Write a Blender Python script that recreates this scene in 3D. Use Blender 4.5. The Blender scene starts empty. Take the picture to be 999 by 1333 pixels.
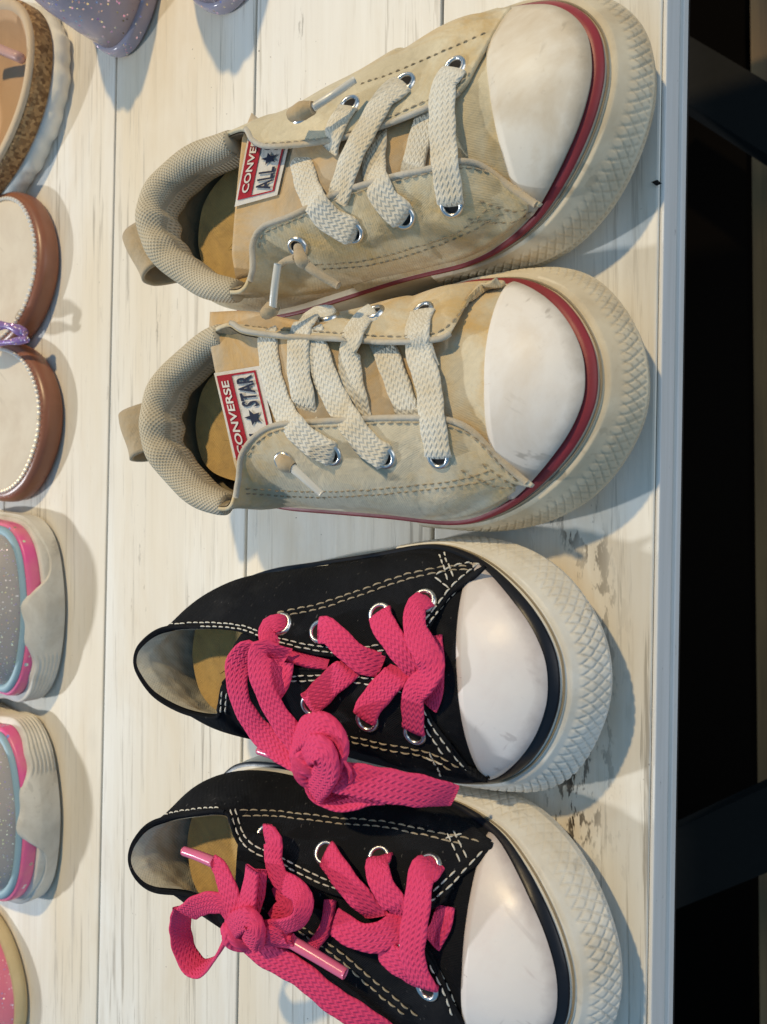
import bpy, bmesh, math, random
import numpy as np
from mathutils import Vector, Matrix
from mathutils.bvhtree import BVHTree

random.seed(3); RNG = np.random.default_rng(5)
scene = bpy.context.scene
COL = scene.collection

# ------------------------------------------------------------------ camera
FPX, W0, H0 = 1000.0, 999.0, 1333.0
TH, CH, NV = math.radians(37.0), 0.19, 25.0
_R = np.array([math.cos(TH), 0, -math.sin(TH)])
_F0 = np.array([-math.sin(TH), 0, -math.cos(TH)])
_e = math.atan(NV / FPX * math.cos(TH))
_F = _F0 * math.cos(_e) + np.array([0, 1.0, 0]) * math.sin(_e)
_U = np.cross(_R, _F)
_O = np.array([0, 0, CH])

cam_d = bpy.data.cameras.new('camera'); cam = bpy.data.objects.new('camera', cam_d); COL.objects.link(cam)
cam.matrix_world = Matrix(((_R[0], _U[0], -_F[0], 0), (_R[1], _U[1], -_F[1], 0), (_R[2], _U[2], -_F[2], CH), (0, 0, 0, 1)))
cam_d.sensor_fit = 'VERTICAL'; cam_d.sensor_height = 36.0; cam_d.lens = FPX / H0 * 36.0
cam_d.clip_start = 0.005; cam_d.clip_end = 50
cam_d.dof.use_dof = True; cam_d.dof.focus_distance = 0.225; cam_d.dof.aperture_fstop = 24
scene.camera = cam

# ------------------------------------------------------------------ world and lamps
world = bpy.data.worlds.new('World'); scene.world = world; world.use_nodes = True
world.node_tree.nodes['Background'].inputs[0].default_value = (0.30, 0.62, 1.0, 1)
world.node_tree.nodes['Background'].inputs[1].default_value = 0.42
scene.view_settings.view_transform = 'Standard'; scene.view_settings.look = 'None'
scene.view_settings.exposure = -0.12; scene.view_settings.gamma = 1.0

def spot(name, direction, target, dist, power, color, radius, size=50, blend=.6):
    d = Vector(direction).normalized()
    l = bpy.data.lights.new(name, 'SPOT'); l.energy = power; l.color = color
    l.shadow_soft_size = radius; l.spot_size = math.radians(size); l.spot_blend = blend
    o = bpy.data.objects.new(name, l); COL.objects.link(o)
    o.location = Vector(target) - d * dist
    o.rotation_euler = d.to_track_quat('-Z', 'Y').to_euler()
    return o
LT = (-0.13, 0.0, 0.02)
spot('warm_ceiling_spot', (0.07, -0.74, -1.0), LT, 2.0, 116, (1.0, 0.76, 0.42), 0.040)
spot('white_ceiling_spot', (1.20, 0.30, -1.0), (-.36, -.03, 0), 2.2, 140, (0.92, 0.96, 1.0), 0.050, 20, 1.0)
la = bpy.data.lights.new('front_fill', 'AREA'); la.energy = 9.0; la.color = (1.0, .97, .93); la.size = 1.2  # added fill from an unseen source, brightens the front edge and toe bumpers
lo = bpy.data.objects.new('front_fill', la); COL.objects.link(lo); lo.location = (1.6, .35, .22)
lo.rotation_euler = (Vector(LT) - lo.location).to_track_quat('-Z', 'Y').to_euler()

# ------------------------------------------------------------------ pixel helpers
def ray(px, py):
    d = _F + _R * (px - 499.5) / FPX - _U * (py - 666.5) / FPX
    return d / np.linalg.norm(d)
def P(px, py, z):
    d = ray(px, py)
    return _O + d * ((z - CH) / d[2])
def hit(bvh, px, py):
    d = ray(px, py)
    loc, n, i, dist = bvh.ray_cast(Vector(_O), Vector(d))
    if loc is None: return None
    n = np.array(n); n = n if n @ d < 0 else -n
    return np.array(loc), n

def CRS(Pts, n=10, closed=False):
    Q = np.array(Pts, float)
    if closed: Q = np.vstack([Q[-1], Q, Q[0], Q[1]])
    else: Q = np.vstack([2 * Q[0] - Q[1], Q, 2 * Q[-1] - Q[-2]])
    o = []
    for i in range(len(Q) - 3):
        a, b, c, d = Q[i:i + 4]
        t = np.linspace(0, 1, n, endpoint=False)[:, None]
        o.append(.5 * ((2 * b) + (-a + c) * t + (2 * a - 5 * b + 4 * c - d) * t * t + (-a + 3 * b - 3 * c + d) * t ** 3))
    o = np.vstack(o)
    return o if closed else np.vstack([o, Q[-2]])
def arclen(A):
    return np.concatenate([[0], np.cumsum(np.linalg.norm(np.diff(A, axis=0), axis=1))])
def resample(A, n):
    s = arclen(A); t = np.linspace(0, s[-1], n)
    return np.stack([np.interp(t, s, A[:, k]) for k in range(A.shape[1])], 1)
def sstep(a, b, x):
    t = np.clip((np.asarray(x, float) - a) / (b - a), 0, 1); return t * t * (3 - 2 * t)

# ------------------------------------------------------------------ mesh helpers
def empty(name, loc, label=None, cat=None, group=None):
    o = bpy.data.objects.new(name, None); COL.objects.link(o); o.location = loc
    o.empty_display_size = 0.01
    if label: o['label'] = label
    if cat: o['category'] = cat
    if group: o['group'] = group
    return o
def root_loc(p):
    l = np.zeros(3)
    while p is not None:
        l += np.array(p.location); p = p.parent
    return l
def mk(name, V, Fc, mat, parent=None, uv=None, smooth=True, kind=None, label=None):
    V = np.asarray(V, float)
    if parent is not None: V = V - root_loc(parent)
    me = bpy.data.meshes.new(name); me.from_pydata(V.tolist(), [], [list(map(int, f)) for f in Fc])
    if uv is not None:
        uv = np.asarray(uv, float); ul = me.uv_layers.new(name='UVMap')
        li = np.zeros(len(me.loops), int); me.loops.foreach_get('vertex_index', li)
        ul.data.foreach_set('uv', uv[li].ravel())
    if smooth: me.polygons.foreach_set('use_smooth', [True] * len(me.polygons))
    me.materials.append(mat); me.update()
    o = bpy.data.objects.new(name, me); COL.objects.link(o)
    if parent is not None: o.parent = parent
    if kind: o['kind'] = kind
    if label: o['label'] = label
    return o
def grid_faces(n, m, cu=False, cv=False):
    f = []
    for i in range(n if cu else n - 1):
        for j in range(m if cv else m - 1):
            a = i * m + j; b = ((i + 1) % n) * m + j; c = ((i + 1) % n) * m + (j + 1) % m; d = i * m + (j + 1) % m
            f.append((a, b, c, d))
    return f
def grid_normals(G):
    du = np.gradient(G, axis=0); dv = np.gradient(G, axis=1)
    n = np.cross(du, dv); l = np.linalg.norm(n, axis=2, keepdims=True)
    return n / np.maximum(l, 1e-12)
def grid_uv(G):
    su = np.concatenate([[0], np.cumsum(np.linalg.norm(np.diff(G, axis=0), axis=2).mean(1))])
    d = np.linalg.norm(np.diff(G, axis=1), axis=2)
    sv = np.concatenate([np.zeros((G.shape[0], 1)), np.cumsum(d, axis=1)], 1)
    return np.stack([np.repeat(su[:, None], G.shape[1], 1), sv], 2).reshape(-1, 2)
def shell(name, G, thick, mat, parent, N=None, **kw):
    """closed sheet: grid G on top, offset copy below, rim faces"""
    n, m = G.shape[:2]
    if N is None: N = grid_normals(G)
    B = G - N * thick
    V = np.vstack([G.reshape(-1, 3), B.reshape(-1, 3)]); k = n * m
    F = grid_faces(n, m); F2 = [tuple(x + k for x in f[::-1]) for f in F]
    rim = []
    border = [(i, 0) for i in range(n)] + [(n - 1, j) for j in range(1, m)] + [(i, m - 1) for i in range(n - 2, -1, -1)] + [(0, j) for j in range(m - 2, 0, -1)]
    ids = [i * m + j for i, j in border]
    for a, b in zip(ids, ids[1:] + ids[:1]): rim.append((b, a, a + k, b + k))
    uv = grid_uv(G); uv = np.vstack([uv, uv])
    return mk(name, V, F + F2 + rim, mat, parent, uv, **kw)
def bvh_of(V, F):
    return BVHTree.FromPolygons([Vector(v) for v in np.asarray(V).tolist()], [list(map(int, f)) for f in F])
def tube(C, rad, k=10, closed=False, squash=None):
    """returns V,F,uv for a tube along C"""
    C = np.asarray(C); n = len(C)
    rad = np.broadcast_to(np.asarray(rad, float), (n,))
    T = np.gradient(C, axis=0)
    if closed: T = np.roll(C, -1, 0) - np.roll(C, 1, 0)
    T /= np.maximum(np.linalg.norm(T, axis=1, keepdims=True), 1e-12)
    up = np.array([0, 0, 1.0]); 
    if abs(T[0] @ up) > .95: up = np.array([0, 1.0, 0])
    S = []; prev = None
    for t in T:
        b = np.cross(t, up) if prev is None else prev - t * (prev @ t)
        b /= max(np.linalg.norm(b), 1e-9); S.append(b); prev = b
    S = np.array(S); N = np.cross(S, T)
    a = np.linspace(0, 2 * np.pi, k, endpoint=False)
    V = C[:, None] + rad[:, None, None] * (S[:, None] * np.cos(a)[None, :, None] + N[:, None] * np.sin(a)[None, :, None])
    F = grid_faces(n, k, cu=closed, cv=True)
    V2 = V.reshape(-1, 3); s = arclen(C)
    uv = np.stack([np.repeat(s, k), np.tile(np.arange(k) / k, n)], 1)
    if not closed:
        F = F + [tuple(range(k))[::-1], tuple((n - 1) * k + j for j in range(k))]
    return V2, F, uv
class Bag:
    def __init__(s): s.V = []; s.F = []; s.U = []; s.n = 0
    def add(s, V, F, uv=None):
        V = np.asarray(V); s.V.append(V); s.F += [tuple(i + s.n for i in f) for f in F]
        s.U.append(np.zeros((len(V), 2)) if uv is None else np.asarray(uv)); s.n += len(V)
    def mk(s, name, mat, parent=None, **kw):
        return mk(name, np.vstack(s.V), s.F, mat, parent, np.vstack(s.U), **kw)

# ------------------------------------------------------------------ materials
class Mat:
    def __init__(s, name):
        s.m = bpy.data.materials.new(name); s.m.use_nodes = True; s.t = s.m.node_tree; s.n = s.t.nodes; s.l = s.t.links
        s.b = s.n['Principled BSDF']; s._c = None
    def node(s, typ, **kw):
        nd = s.n.new(typ)
        for k, v in kw.items():
            if k.startswith('i_'): nd.inputs[k[2:]].default_value = v
            else: setattr(nd, k, v)
        return nd
    def coord(s, which='Object'):
        if s._c is None: s._c = s.node('ShaderNodeTexCoord')
        return s._c.outputs[which]
    def mapping(s, src, scale=(1, 1, 1), rot=(0, 0, 0), loc=(0, 0, 0)):
        m = s.node('ShaderNodeMapping'); m.inputs['Scale'].default_value = scale; m.inputs['Rotation'].default_value = rot; m.inputs['Location'].default_value = loc
        s.l.new(src, m.inputs['Vector']); return m.outputs[0]
    def noise(s, scale, detail=4, rough=.55, vec=None, which='Object', dist=0.0, fac=True):
        n = s.node('ShaderNodeTexNoise'); n.inputs['Scale'].default_value = scale; n.inputs['Detail'].default_value = detail; n.inputs['Roughness'].default_value = rough
        n.inputs['Distortion'].default_value = dist
        s.l.new(vec if vec is not None else s.coord(which), n.inputs['Vector']); return n.outputs[0]
    def ramp(s, src, a, b, ca=(0, 0, 0, 1), cb=(1, 1, 1, 1)):
        r = s.node('ShaderNodeValToRGB'); e = r.color_ramp.elements
        e[0].position = a; e[1].position = b; e[0].color = ca; e[1].color = cb
        s.l.new(src, r.inputs[0]); return r.outputs[0]
    def mix(s, fac, a, b, mode='MIX'):
        m = s.node('ShaderNodeMix', data_type='RGBA', blend_type=mode)
        for k, v in ((0, fac), (6, a), (7, b)):
            if hasattr(v, 'is_linked'): s.l.new(v, m.inputs[k])
            elif isinstance(v, (int, float)): m.inputs[k].default_value = v
            else: m.inputs[k].default_value = (*v[:3], 1)
        return m.outputs[2]
    def math(s, op, a, b=None, c=None):
        m = s.node('ShaderNodeMath', operation=op)
        for k, v in enumerate((a, b, c)):
            if v is None: continue
            if hasattr(v, 'is_linked'): s.l.new(v, m.inputs[k])
            else: m.inputs[k].default_value = v
        return m.outputs[0]
    def col(s, src):
        if hasattr(src, 'is_linked'): s.l.new(src, s.b.inputs['Base Color'])
        else: s.b.inputs['Base Color'].default_value = (*src[:3], 1)
    def bump(s, src, strength=.5, dist=.0005, chain=None):
        b = s.node('ShaderNodeBump'); b.inputs['Strength'].default_value = strength; b.inputs['Distance'].default_value = dist
        s.l.new(src, b.inputs['Height'])
        if chain is not None: s.l.new(chain, b.inputs['Normal'])
        s.l.new(b.outputs[0], s.b.inputs['Normal']); return b.outputs[0]
    def rough(s, v):
        if hasattr(v, 'is_linked'): s.l.new(v, s.b.inputs['Roughness'])
        else: s.b.inputs['Roughness'].default_value = v
    def set(s, **kw):
        for k, v in kw.items(): s.b.inputs[k.replace('_', ' ')].default_value = v
    def uvxy(s):
        x = s.node('ShaderNodeSeparateXYZ'); s.l.new(s.coord('UV'), x.inputs[0]); return x.outputs[0], x.outputs[1]

def weave_height(M, pitch):
    u, v = M.uvxy(); k = 2 * math.pi / pitch
    a = M.math('SINE', M.math('MULTIPLY', u, k)); b = M.math('SINE', M.math('MULTIPLY', v, k))
    return M.math('MULTIPLY', a, b)
def mat_canvas(name, c1, c2, stain, pitch=.00062, stain_lo=.52, bstr=.22, seed=0.0):
    M = Mat(name); v = M.mapping(M.coord('Object'), loc=(seed, seed * .7, seed * 1.3))
    n1 = M.ramp(M.noise(38, 5, .6, v), .35, .68); base = M.mix(n1, c1, c2)
    n2 = M.ramp(M.noise(34, 6, .68, M.mapping(M.coord('Object'), loc=(seed + 3, 1, 2)), dist=.9), stain_lo - .05, stain_lo + .16)
    base = M.mix(n2, base, stain)
    gr = M.math('MULTIPLY', M.ramp(M.noise(75, 6, .72, M.mapping(M.coord('Object'), loc=(seed + 9, 4, 7)), dist=.7), .52, .72), .55); base = M.mix(gr, base, tuple(x * .62 for x in c2))
    fine = M.ramp(M.noise(900, 3, .7), .3, .75); base = M.mix(M.math('MULTIPLY', fine, .22), base, tuple(x * .55 for x in c1))
    w = weave_height(M, pitch); base = M.mix(M.math('MULTIPLY', M.math('MULTIPLY_ADD', w, .5, .5), .07), base, tuple(x * .45 for x in c1))
    M.col(base); M.rough(.9); M.set(Specular_IOR_Level=.15, Sheen_Weight=.15)
    if c1[0] < .05:
        ln_ = M.math('MULTIPLY', M.ramp(M.noise(1100, 2, .5, M.mapping(M.coord('Object'), scale=(1, .35, .6))), .70, .74), .35); base = M.mix(ln_, base, (.22, .21, .20)); M.col(base)
        M.set(Sheen_Weight=0.0, Specular_IOR_Level=.05)
    b0 = M.bump(M.noise(70, 4, .6, dist=.8), .6 if c1[0] < .05 else .42, .0024); b = M.bump(M.noise(260, 4, .65), .35, .0008, b0); M.bump(w, bstr, .0002, b)
    return M.m
def mat_rubber(name, c, dirt, lo=.5, hi=.75, rough=.5, spec=.35, fine=.12, scale=30, seed=0.0, scuff=.25, seam=0.0, groove=0.0):
    M = Mat(name); v = M.mapping(M.coord('Object'), loc=(seed, seed, seed))
    d = M.ramp(M.noise(scale, 6, .62, v, dist=.4), lo, hi); base = M.mix(d, c, dirt)
    sp = M.ramp(M.noise(420, 4, .7), .62, .80); base = M.mix(M.math('MULTIPLY', sp, fine * 2), base, tuple(x * .35 for x in dirt))
    # scuffs: thin stretched scratches in two directions, plus smudges
    for k, (rz, sc) in enumerate(((.5, (1, .07, 1)), (-.9, (1, .05, 1)))):
        sv = M.mapping(M.mapping(M.coord('Object'), rot=(0, 0, rz), loc=(seed * .3, k, 0)), scale=sc)
        sk = M.math('MULTIPLY', M.ramp(M.noise(210, 3, .6, sv), .61, .66), M.ramp(M.noise(30, 3, .6, M.mapping(M.coord('Object'), loc=(k * 5 + seed, 0, 0))), .50, .60))
        base = M.mix(M.math('MULTIPLY', sk, scuff), base, tuple(x * .45 for x in dirt))
    sm = M.ramp(M.noise(85, 5, .7, M.mapping(M.coord('Object'), loc=(2 + seed, 3, 1)), dist=1.2), .56, .70); base = M.mix(M.math('MULTIPLY', sm, scuff * .5), base, dirt)
    if seam:
        u_, v_ = M.uvxy(); e_ = M.ramp(M.math('ADD', v_, M.math('MULTIPLY', M.math('SUBTRACT', M.noise(120, 4, .65), .5), .006)), .0004, .0038, (1, 1, 1, 1), (0, 0, 0, 1)); base = M.mix(M.math('MULTIPLY', e_, seam), base, tuple(x * .55 for x in dirt))
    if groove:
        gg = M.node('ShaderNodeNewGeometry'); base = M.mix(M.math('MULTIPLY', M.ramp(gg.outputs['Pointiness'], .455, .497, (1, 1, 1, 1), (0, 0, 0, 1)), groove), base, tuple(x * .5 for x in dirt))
    M.col(base); M.rough(M.math('MULTIPLY_ADD', M.noise(60, 3), .3, rough - .15)); M.set(Specular_IOR_Level=spec)
    b = M.bump(M.noise(90, 4), .15, .0012); M.bump(M.noise(1500, 3, .7), .12, .00012, b)
    return M.m
def mat_lace(name, c, dark, stain, cols=5.0, pitch=.0016, stain_amt=.6, sheen=.12):
    M = Mat(name); u, v = M.uvxy()
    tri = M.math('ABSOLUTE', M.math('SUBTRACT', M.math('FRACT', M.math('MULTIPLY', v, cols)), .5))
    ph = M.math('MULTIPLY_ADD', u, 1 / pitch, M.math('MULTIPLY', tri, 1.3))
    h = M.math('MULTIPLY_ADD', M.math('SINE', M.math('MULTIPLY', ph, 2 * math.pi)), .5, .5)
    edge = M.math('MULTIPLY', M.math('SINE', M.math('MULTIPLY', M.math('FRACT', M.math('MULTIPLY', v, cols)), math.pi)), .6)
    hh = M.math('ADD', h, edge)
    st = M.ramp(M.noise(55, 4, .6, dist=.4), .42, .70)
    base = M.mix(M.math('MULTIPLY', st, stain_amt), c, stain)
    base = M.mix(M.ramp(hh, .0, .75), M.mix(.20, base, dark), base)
    fz = M.ramp(M.noise(1600, 2, .7), .35, .7); base = M.mix(M.math('MULTIPLY', fz, .18), base, dark)
    M.col(base); M.rough(.85); M.set(Specular_IOR_Level=.2, Sheen_Weight=sheen)
    b = M.bump(hh, .55, .0004); M.bump(M.noise(2200, 2), .35, .0002, b); M.b.inputs['Sheen Tint'].default_value = (*c, 1)
    return M.m
def mat_plain(name, c, rough=.6, metal=0, spec=.4, nscale=200, namt=.15, bump=.1):
    M = Mat(name); n = M.noise(nscale, 4, .6)
    M.col(M.mix(M.math('MULTIPLY', n, namt * 2), c, tuple(x * .5 for x in c[:3]))); M.rough(rough); M.set(Metallic=metal, Specular_IOR_Level=spec)
    if bump: M.bump(n, bump, .0006)
    return M.m
def mat_glitter(name, c, c2, fleck, amt=.66, scale=900, rough=.25, trans=0.0, ncol=18):
    M = Mat(name); base = M.mix(M.ramp(M.noise(ncol, 3), .38, .62), c, c2)
    v = M.node('ShaderNodeTexVoronoi'); v.inputs['Scale'].default_value = scale; M.l.new(M.coord('Object'), v.inputs['Vector'])
    sx = M.node('ShaderNodeSeparateColor'); M.l.new(v.outputs['Color'], sx.inputs[0])
    m = M.math('MULTIPLY', M.math('GREATER_THAN', sx.outputs[0], amt), M.math('LESS_THAN', v.outputs['Distance'], .42))
    fc = M.mix(.45, fleck, v.outputs['Color'])
    M.col(M.mix(m, base, fc)); M.rough(rough); M.l.new(M.math('MULTIPLY', m, .8), M.b.inputs['Metallic'])
    nm = M.node('ShaderNodeVectorMath', operation='MULTIPLY_ADD'); M.l.new(v.outputs['Color'], nm.inputs[0])
    nm.inputs[1].default_value = (.9, .9, .9); nm.inputs[2].default_value = (-.45, -.45, -.45)
    geo = M.node('ShaderNodeNewGeometry')
    sc = M.node('ShaderNodeVectorMath', operation='SCALE'); M.l.new(nm.outputs[0], sc.inputs[0]); M.l.new(m, sc.inputs['Scale'])
    ad = M.node('ShaderNodeVectorMath', operation='ADD'); M.l.new(geo.outputs['Normal'], ad.inputs[0]); M.l.new(sc.outputs[0], ad.inputs[1])
    no = M.node('ShaderNodeVectorMath', operation='NORMALIZE'); M.l.new(ad.outputs[0], no.inputs[0]); M.l.new(no.outputs[0], M.b.inputs['Normal'])
    if trans: M.set(Transmission_Weight=trans, IOR=1.3)
    return M.m

BEIGE1 = mat_canvas('canvas_beige', (.76, .67, .47), (.60, .51, .33), (.62, .43, .18), seed=1.0)
BEIGE2 = mat_canvas('canvas_beige_worn', (.77, .68, .50), (.61, .52, .35), (.66, .45, .19), stain_lo=.5, seed=7.0)
TONGUE = mat_canvas('canvas_tongue', (.60, .50, .36), (.52, .40, .25), (.62, .40, .17), stain_lo=.47, seed=4.0)
BLACK = mat_canvas('canvas_black', (.011, .012, .015), (.018, .019, .022), (.030, .031, .034), stain_lo=.6, bstr=.5, seed=2.0)
LINB = mat_canvas('lining_olive', (.32, .255, .15), (.24, .19, .11), (.38, .28, .14), seed=3.0)
LINW = mat_canvas('lining_cream', (.66, .62, .50), (.50, .46, .35), (.40, .30, .17), pitch=.0010, seed=5.0)
INS = mat_canvas('insole_mustard', (.62, .42, .16), (.52, .34, .12), (.40, .27, .12), pitch=.0010, seed=6.0)
RUB1 = mat_rubber('rubber_cream', (.72, .63, .46), (.50, .39, .24), .40, .68, .55, seed=1, groove=.32)
RUB2 = mat_rubber('rubber_offwhite', (.74, .71, .63), (.56, .48, .35), .46, .72, .48, seed=5, groove=.32)
CAP1 = mat_rubber('toe_rubber_stained', (.80, .73, .61), (.62, .51, .36), .42, .68, .50, fine=.12, scale=48, seed=2, scuff=.7, seam=.7)
CAP2 = mat_rubber('toe_rubber_white', (.79, .74, .67), (.66, .57, .46), .47, .74, .50, fine=.08, scale=40, seed=9, scuff=.55, seam=.7)
CAP3 = mat_rubber('toe_rubber_pearl', (.78, .73, .69), (.70, .58, .54), .46, .80, .36, spec=.4, fine=.04, scale=26, seed=12, scuff=.35, seam=.7)
RED = mat_rubber('stripe_red', (.31, .036, .044), (.21, .034, .036), .4, .7, .45, fine=.1)
INK = mat_rubber('stripe_black', (.008, .009, .014), (.018, .018, .024), .5, .8, .35, fine=0)
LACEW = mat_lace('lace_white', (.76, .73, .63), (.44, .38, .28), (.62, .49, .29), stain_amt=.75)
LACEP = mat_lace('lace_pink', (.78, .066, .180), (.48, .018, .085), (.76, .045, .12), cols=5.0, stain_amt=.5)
STW = mat_plain('thread_white', (.78, .74, .64), .8, namt=.25)
STB = mat_plain('thread_beige', (.46, .38, .26), .85, namt=.3)
STD = mat_plain('thread_dark', (.34, .27, .17), .85, namt=.3)
METAL = mat_plain('eyelet_metal', (.78, .77, .74), .28, 1.0, nscale=700, namt=.2, bump=.1)
DARK = mat_plain('eyelet_dark', (.012, .010, .009), .8, bump=0)
PIPE = mat_canvas('binding_cream', (.62, .57, .47), (.50, .43, .32), (.56, .42, .24), pitch=.0008, seed=8.0)
ELAST = mat_canvas('elastic_tan', (.52, .42, .28), (.42, .33, .21), (.55, .37, .17), pitch=.0007, seed=9.0)
AGW = mat_plain('aglet_clear', (.72, .68, .58), .25, spec=.6, namt=.15)
AGP = mat_plain('aglet_pink', (.80, .16, .30), .25, spec=.6, namt=.15)
LBW = mat_canvas('label_white', (.74, .70, .62), (.68, .60, .50), (.66, .52, .34), pitch=.0006, stain_lo=.55)
LBR = mat_canvas('label_red', (.40, .018, .03), (.36, .016, .028), (.32, .02, .03), pitch=.0006)
LBN = mat_plain('label_navy', (.012, .018, .045), .8)

def mat_mesh():
    M = Mat('collar_mesh'); u, v = M.uvxy()
    a = M.math('SINE', M.math('MULTIPLY', u, 2 * math.pi / .0013)); b = M.math('SINE', M.math('MULTIPLY', v, 2 * math.pi * 20))
    h = M.math('MULTIPLY', a, b); hh = M.math('MULTIPLY_ADD', h, .5, .5)
    n = M.ramp(M.noise(45, 4), .35, .7); base = M.mix(n, (.62, .54, .40), (.50, .42, .28))
    base = M.mix(M.ramp(hh, .05, .42), (.27, .225, .15), base); M.col(base); M.rough(.9); M.set(Specular_IOR_Level=.15)
    M.bump(hh, .6, .0004); return M.m
MESH = mat_mesh()

# ------------------------------------------------------------------ table
def mat_plank():
    M = Mat('whitewashed_wood')
    oi = M.node('ShaderNodeObjectInfo'); rnd = oi.outputs['Random']
    off = M.node('ShaderNodeCombineXYZ'); M.l.new(M.math('MULTIPLY', rnd, 7.0), off.inputs[0]); M.l.new(M.math('MULTIPLY', rnd, 3.0), off.inputs[1])
    ad = M.node('ShaderNodeVectorMath', operation='ADD'); M.l.new(M.coord('Object'), ad.inputs[0]); M.l.new(off.outputs[0], ad.inputs[1])
    v = M.mapping(ad.outputs[0], scale=(1, .055, 1)); v2 = M.mapping(ad.outputs[0], scale=(1, .16, 1))
    g = M.ramp(M.noise(260, 5, .6, v, dist=.3), .35, .70); c = M.mix(g, (.83, .80, .72), (.74, .695, .60))
    big = M.ramp(M.noise(14, 4, .6, v2, dist=.8), .40, .66); c = M.mix(M.math('MULTIPLY', big, .6), c, (.80, .78, .73))
    ye = M.ramp(M.noise(9, 4, .6, M.mapping(ad.outputs[0], scale=(1, .3, 1), loc=(4, 4, 0))), .47, .68); c = M.mix(M.math('MULTIPLY', ye, .62), c, (.70, .57, .37))
    fl = M.ramp(M.noise(520, 4, .65, v), .60, .74); c = M.mix(M.math('MULTIPLY', fl, .28), c, (.44, .38, .29))
    dk = M.math('MULTIPLY', M.ramp(M.noise(330, 5, .75, v2), .62, .69), M.ramp(M.noise(24, 3, .6, v2), .58, .70)); c = M.mix(dk, c, (.07, .055, .04))
    sp = M.math('MULTIPLY', M.ramp(M.noise(700, 2, .5), .74, .77), M.ramp(M.noise(40, 2), .5, .6)); c = M.mix(sp, c, (.10, .08, .06))
    # brown worn patches and chipped paint, mostly towards the front edge
    xyz = M.node('ShaderNodeSeparateXYZ'); gp = M.node('ShaderNodeNewGeometry'); M.l.new(gp.outputs['Position'], xyz.inputs[0])
    xe = M.math('SUBTRACT', xyz.outputs[0], M.math('MULTIPLY', xyz.outputs[1], math.tan(ROT)))
    nearf = M.math('MULTIPLY', M.ramp(M.math('ABSOLUTE', M.math('SUBTRACT', xe, -.080)), .0, .014, (1, 1, 1, 1), (0, 0, 0, 1)), 1.0)
    wp = M.ramp(M.noise(22, 5, .65, M.mapping(gp.outputs['Position'], scale=(1, .45, 1), loc=(.4, .13, 0)), dist=.6), .50, .68)
    c = M.mix(M.math('MULTIPLY', wp, M.math('MULTIPLY_ADD', nearf, .5, .22)), c, (.58, .43, .24))
    chip = M.math('MULTIPLY', M.math('MULTIPLY', M.ramp(M.noise(240, 4, .7, M.mapping(gp.outputs['Position'], scale=(1, .30, 1))), .53, .58), M.ramp(M.noise(34, 3, .6, M.mapping(gp.outputs['Position'], scale=(1, .35, 1), loc=(0, .21, 0))), .49, .56)), nearf)
    c = M.mix(chip, c, (.045, .032, .02))
    # grey grain lines gathered in streaky patches, and a few knots
    gl = M.math('MULTIPLY', M.ramp(M.noise(420, 4, .7, M.mapping(ad.outputs[0], scale=(1, .035, 1), loc=(1, 2, 0)), dist=.4), .55, .66), M.ramp(M.noise(20, 4, .6, v2), .42, .60)); c = M.mix(M.math('MULTIPLY', gl, .75), c, (.33, .29, .23))
    kn = M.node('ShaderNodeTexVoronoi'); kn.inputs['Scale'].default_value = 13; M.l.new(M.mapping(ad.outputs[0], scale=(1, .6, 1)), kn.inputs['Vector'])
    kr = M.ramp(kn.outputs['Distance'], .025, .075, (1, 1, 1, 1), (0, 0, 0, 1)); c = M.mix(M.math('MULTIPLY', kr, .30), c, (.50, .45, .37))
    M.col(c); M.rough(.62); M.set(Specular_IOR_Level=.25)
    b = M.bump(g, .12, .0006); M.bump(fl, -.25, .0005, b); return M.m
def mat_edge():
    M = Mat('grey_painted_edge'); v = M.mapping(M.coord('Object'), scale=(1, .06, 1))
    c = M.mix(M.ramp(M.noise(240, 5, .6, v), .35, .7), (.86, .84, .80), (.74, .72, .67)); sp = M.ramp(M.noise(420, 4, .7, M.mapping(M.coord('Object'), scale=(1, .35, 1))), .68, .74)
    M.col(M.mix(sp, c, (.12, .10, .08))); M.rough(.6); M.bump(M.noise(300, 4, .6, v), .2, .0006); return M.m
EDGE = mat_edge()
ROT = math.radians(1.3)
PLANK = mat_plank()
def tx(X0, y): return X0 + y * math.tan(ROT)
table = empty('display_table', (tx(-.05, -.3), -.3, -.74), 'whitewashed plank display table under the children\'s shoes, with grey front edge', 'table')
GAP = .0011
LX = [-.47, -.378, -.2905, -.2049, -.1251, -.0605]
Y0, Y1 = -.42, .42
def bevbox(name, x0, x1, y0, y1, z0, z1, mat, parent, bev=.0006, rot=True, seed=0):
    bm = bmesh.new(); bmesh.ops.create_cube(bm, size=1)
    for v in bm.verts:
        v.co = Vector(((x0 + x1) / 2 + v.co.x * (x1 - x0), (y0 + y1) / 2 + v.co.y * (y1 - y0), (z0 + z1) / 2 + v.co.z * (z1 - z0)))
    bmesh.ops.bevel(bm, geom=bm.edges[:], offset=bev, segments=2, affect='EDGES', profile=.6)
    V = np.array([v.co[:] for v in bm.verts]); F = [[v.index for v in f.verts] for f in bm.faces]
    bm.verts.index_update(); F = [[v.index for v in f.verts] for f in bm.faces]; bm.free()
    if rot: V[:, 0] += V[:, 1] * math.tan(ROT)
    return mk(name, V, F, mat, parent, smooth=False)
for i in range(len(LX) - 1):
    bevbox('plank', LX[i] + GAP / 2, LX[i + 1] - (GAP / 2 if i < len(LX) - 2 else 0), Y0, Y1, -.016, RNG.uniform(-.0002, 0), PLANK, table)
XE = LX[-1]
bevbox('edge_board', XE + .0001, XE + .0012, Y0, Y1, -.0115, -.0009, EDGE, table, .0005)
bevbox('edge_trim', XE - .004, XE + .0013, Y0, Y1, -.0190, -.0142, EDGE, table, .0008)
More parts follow.
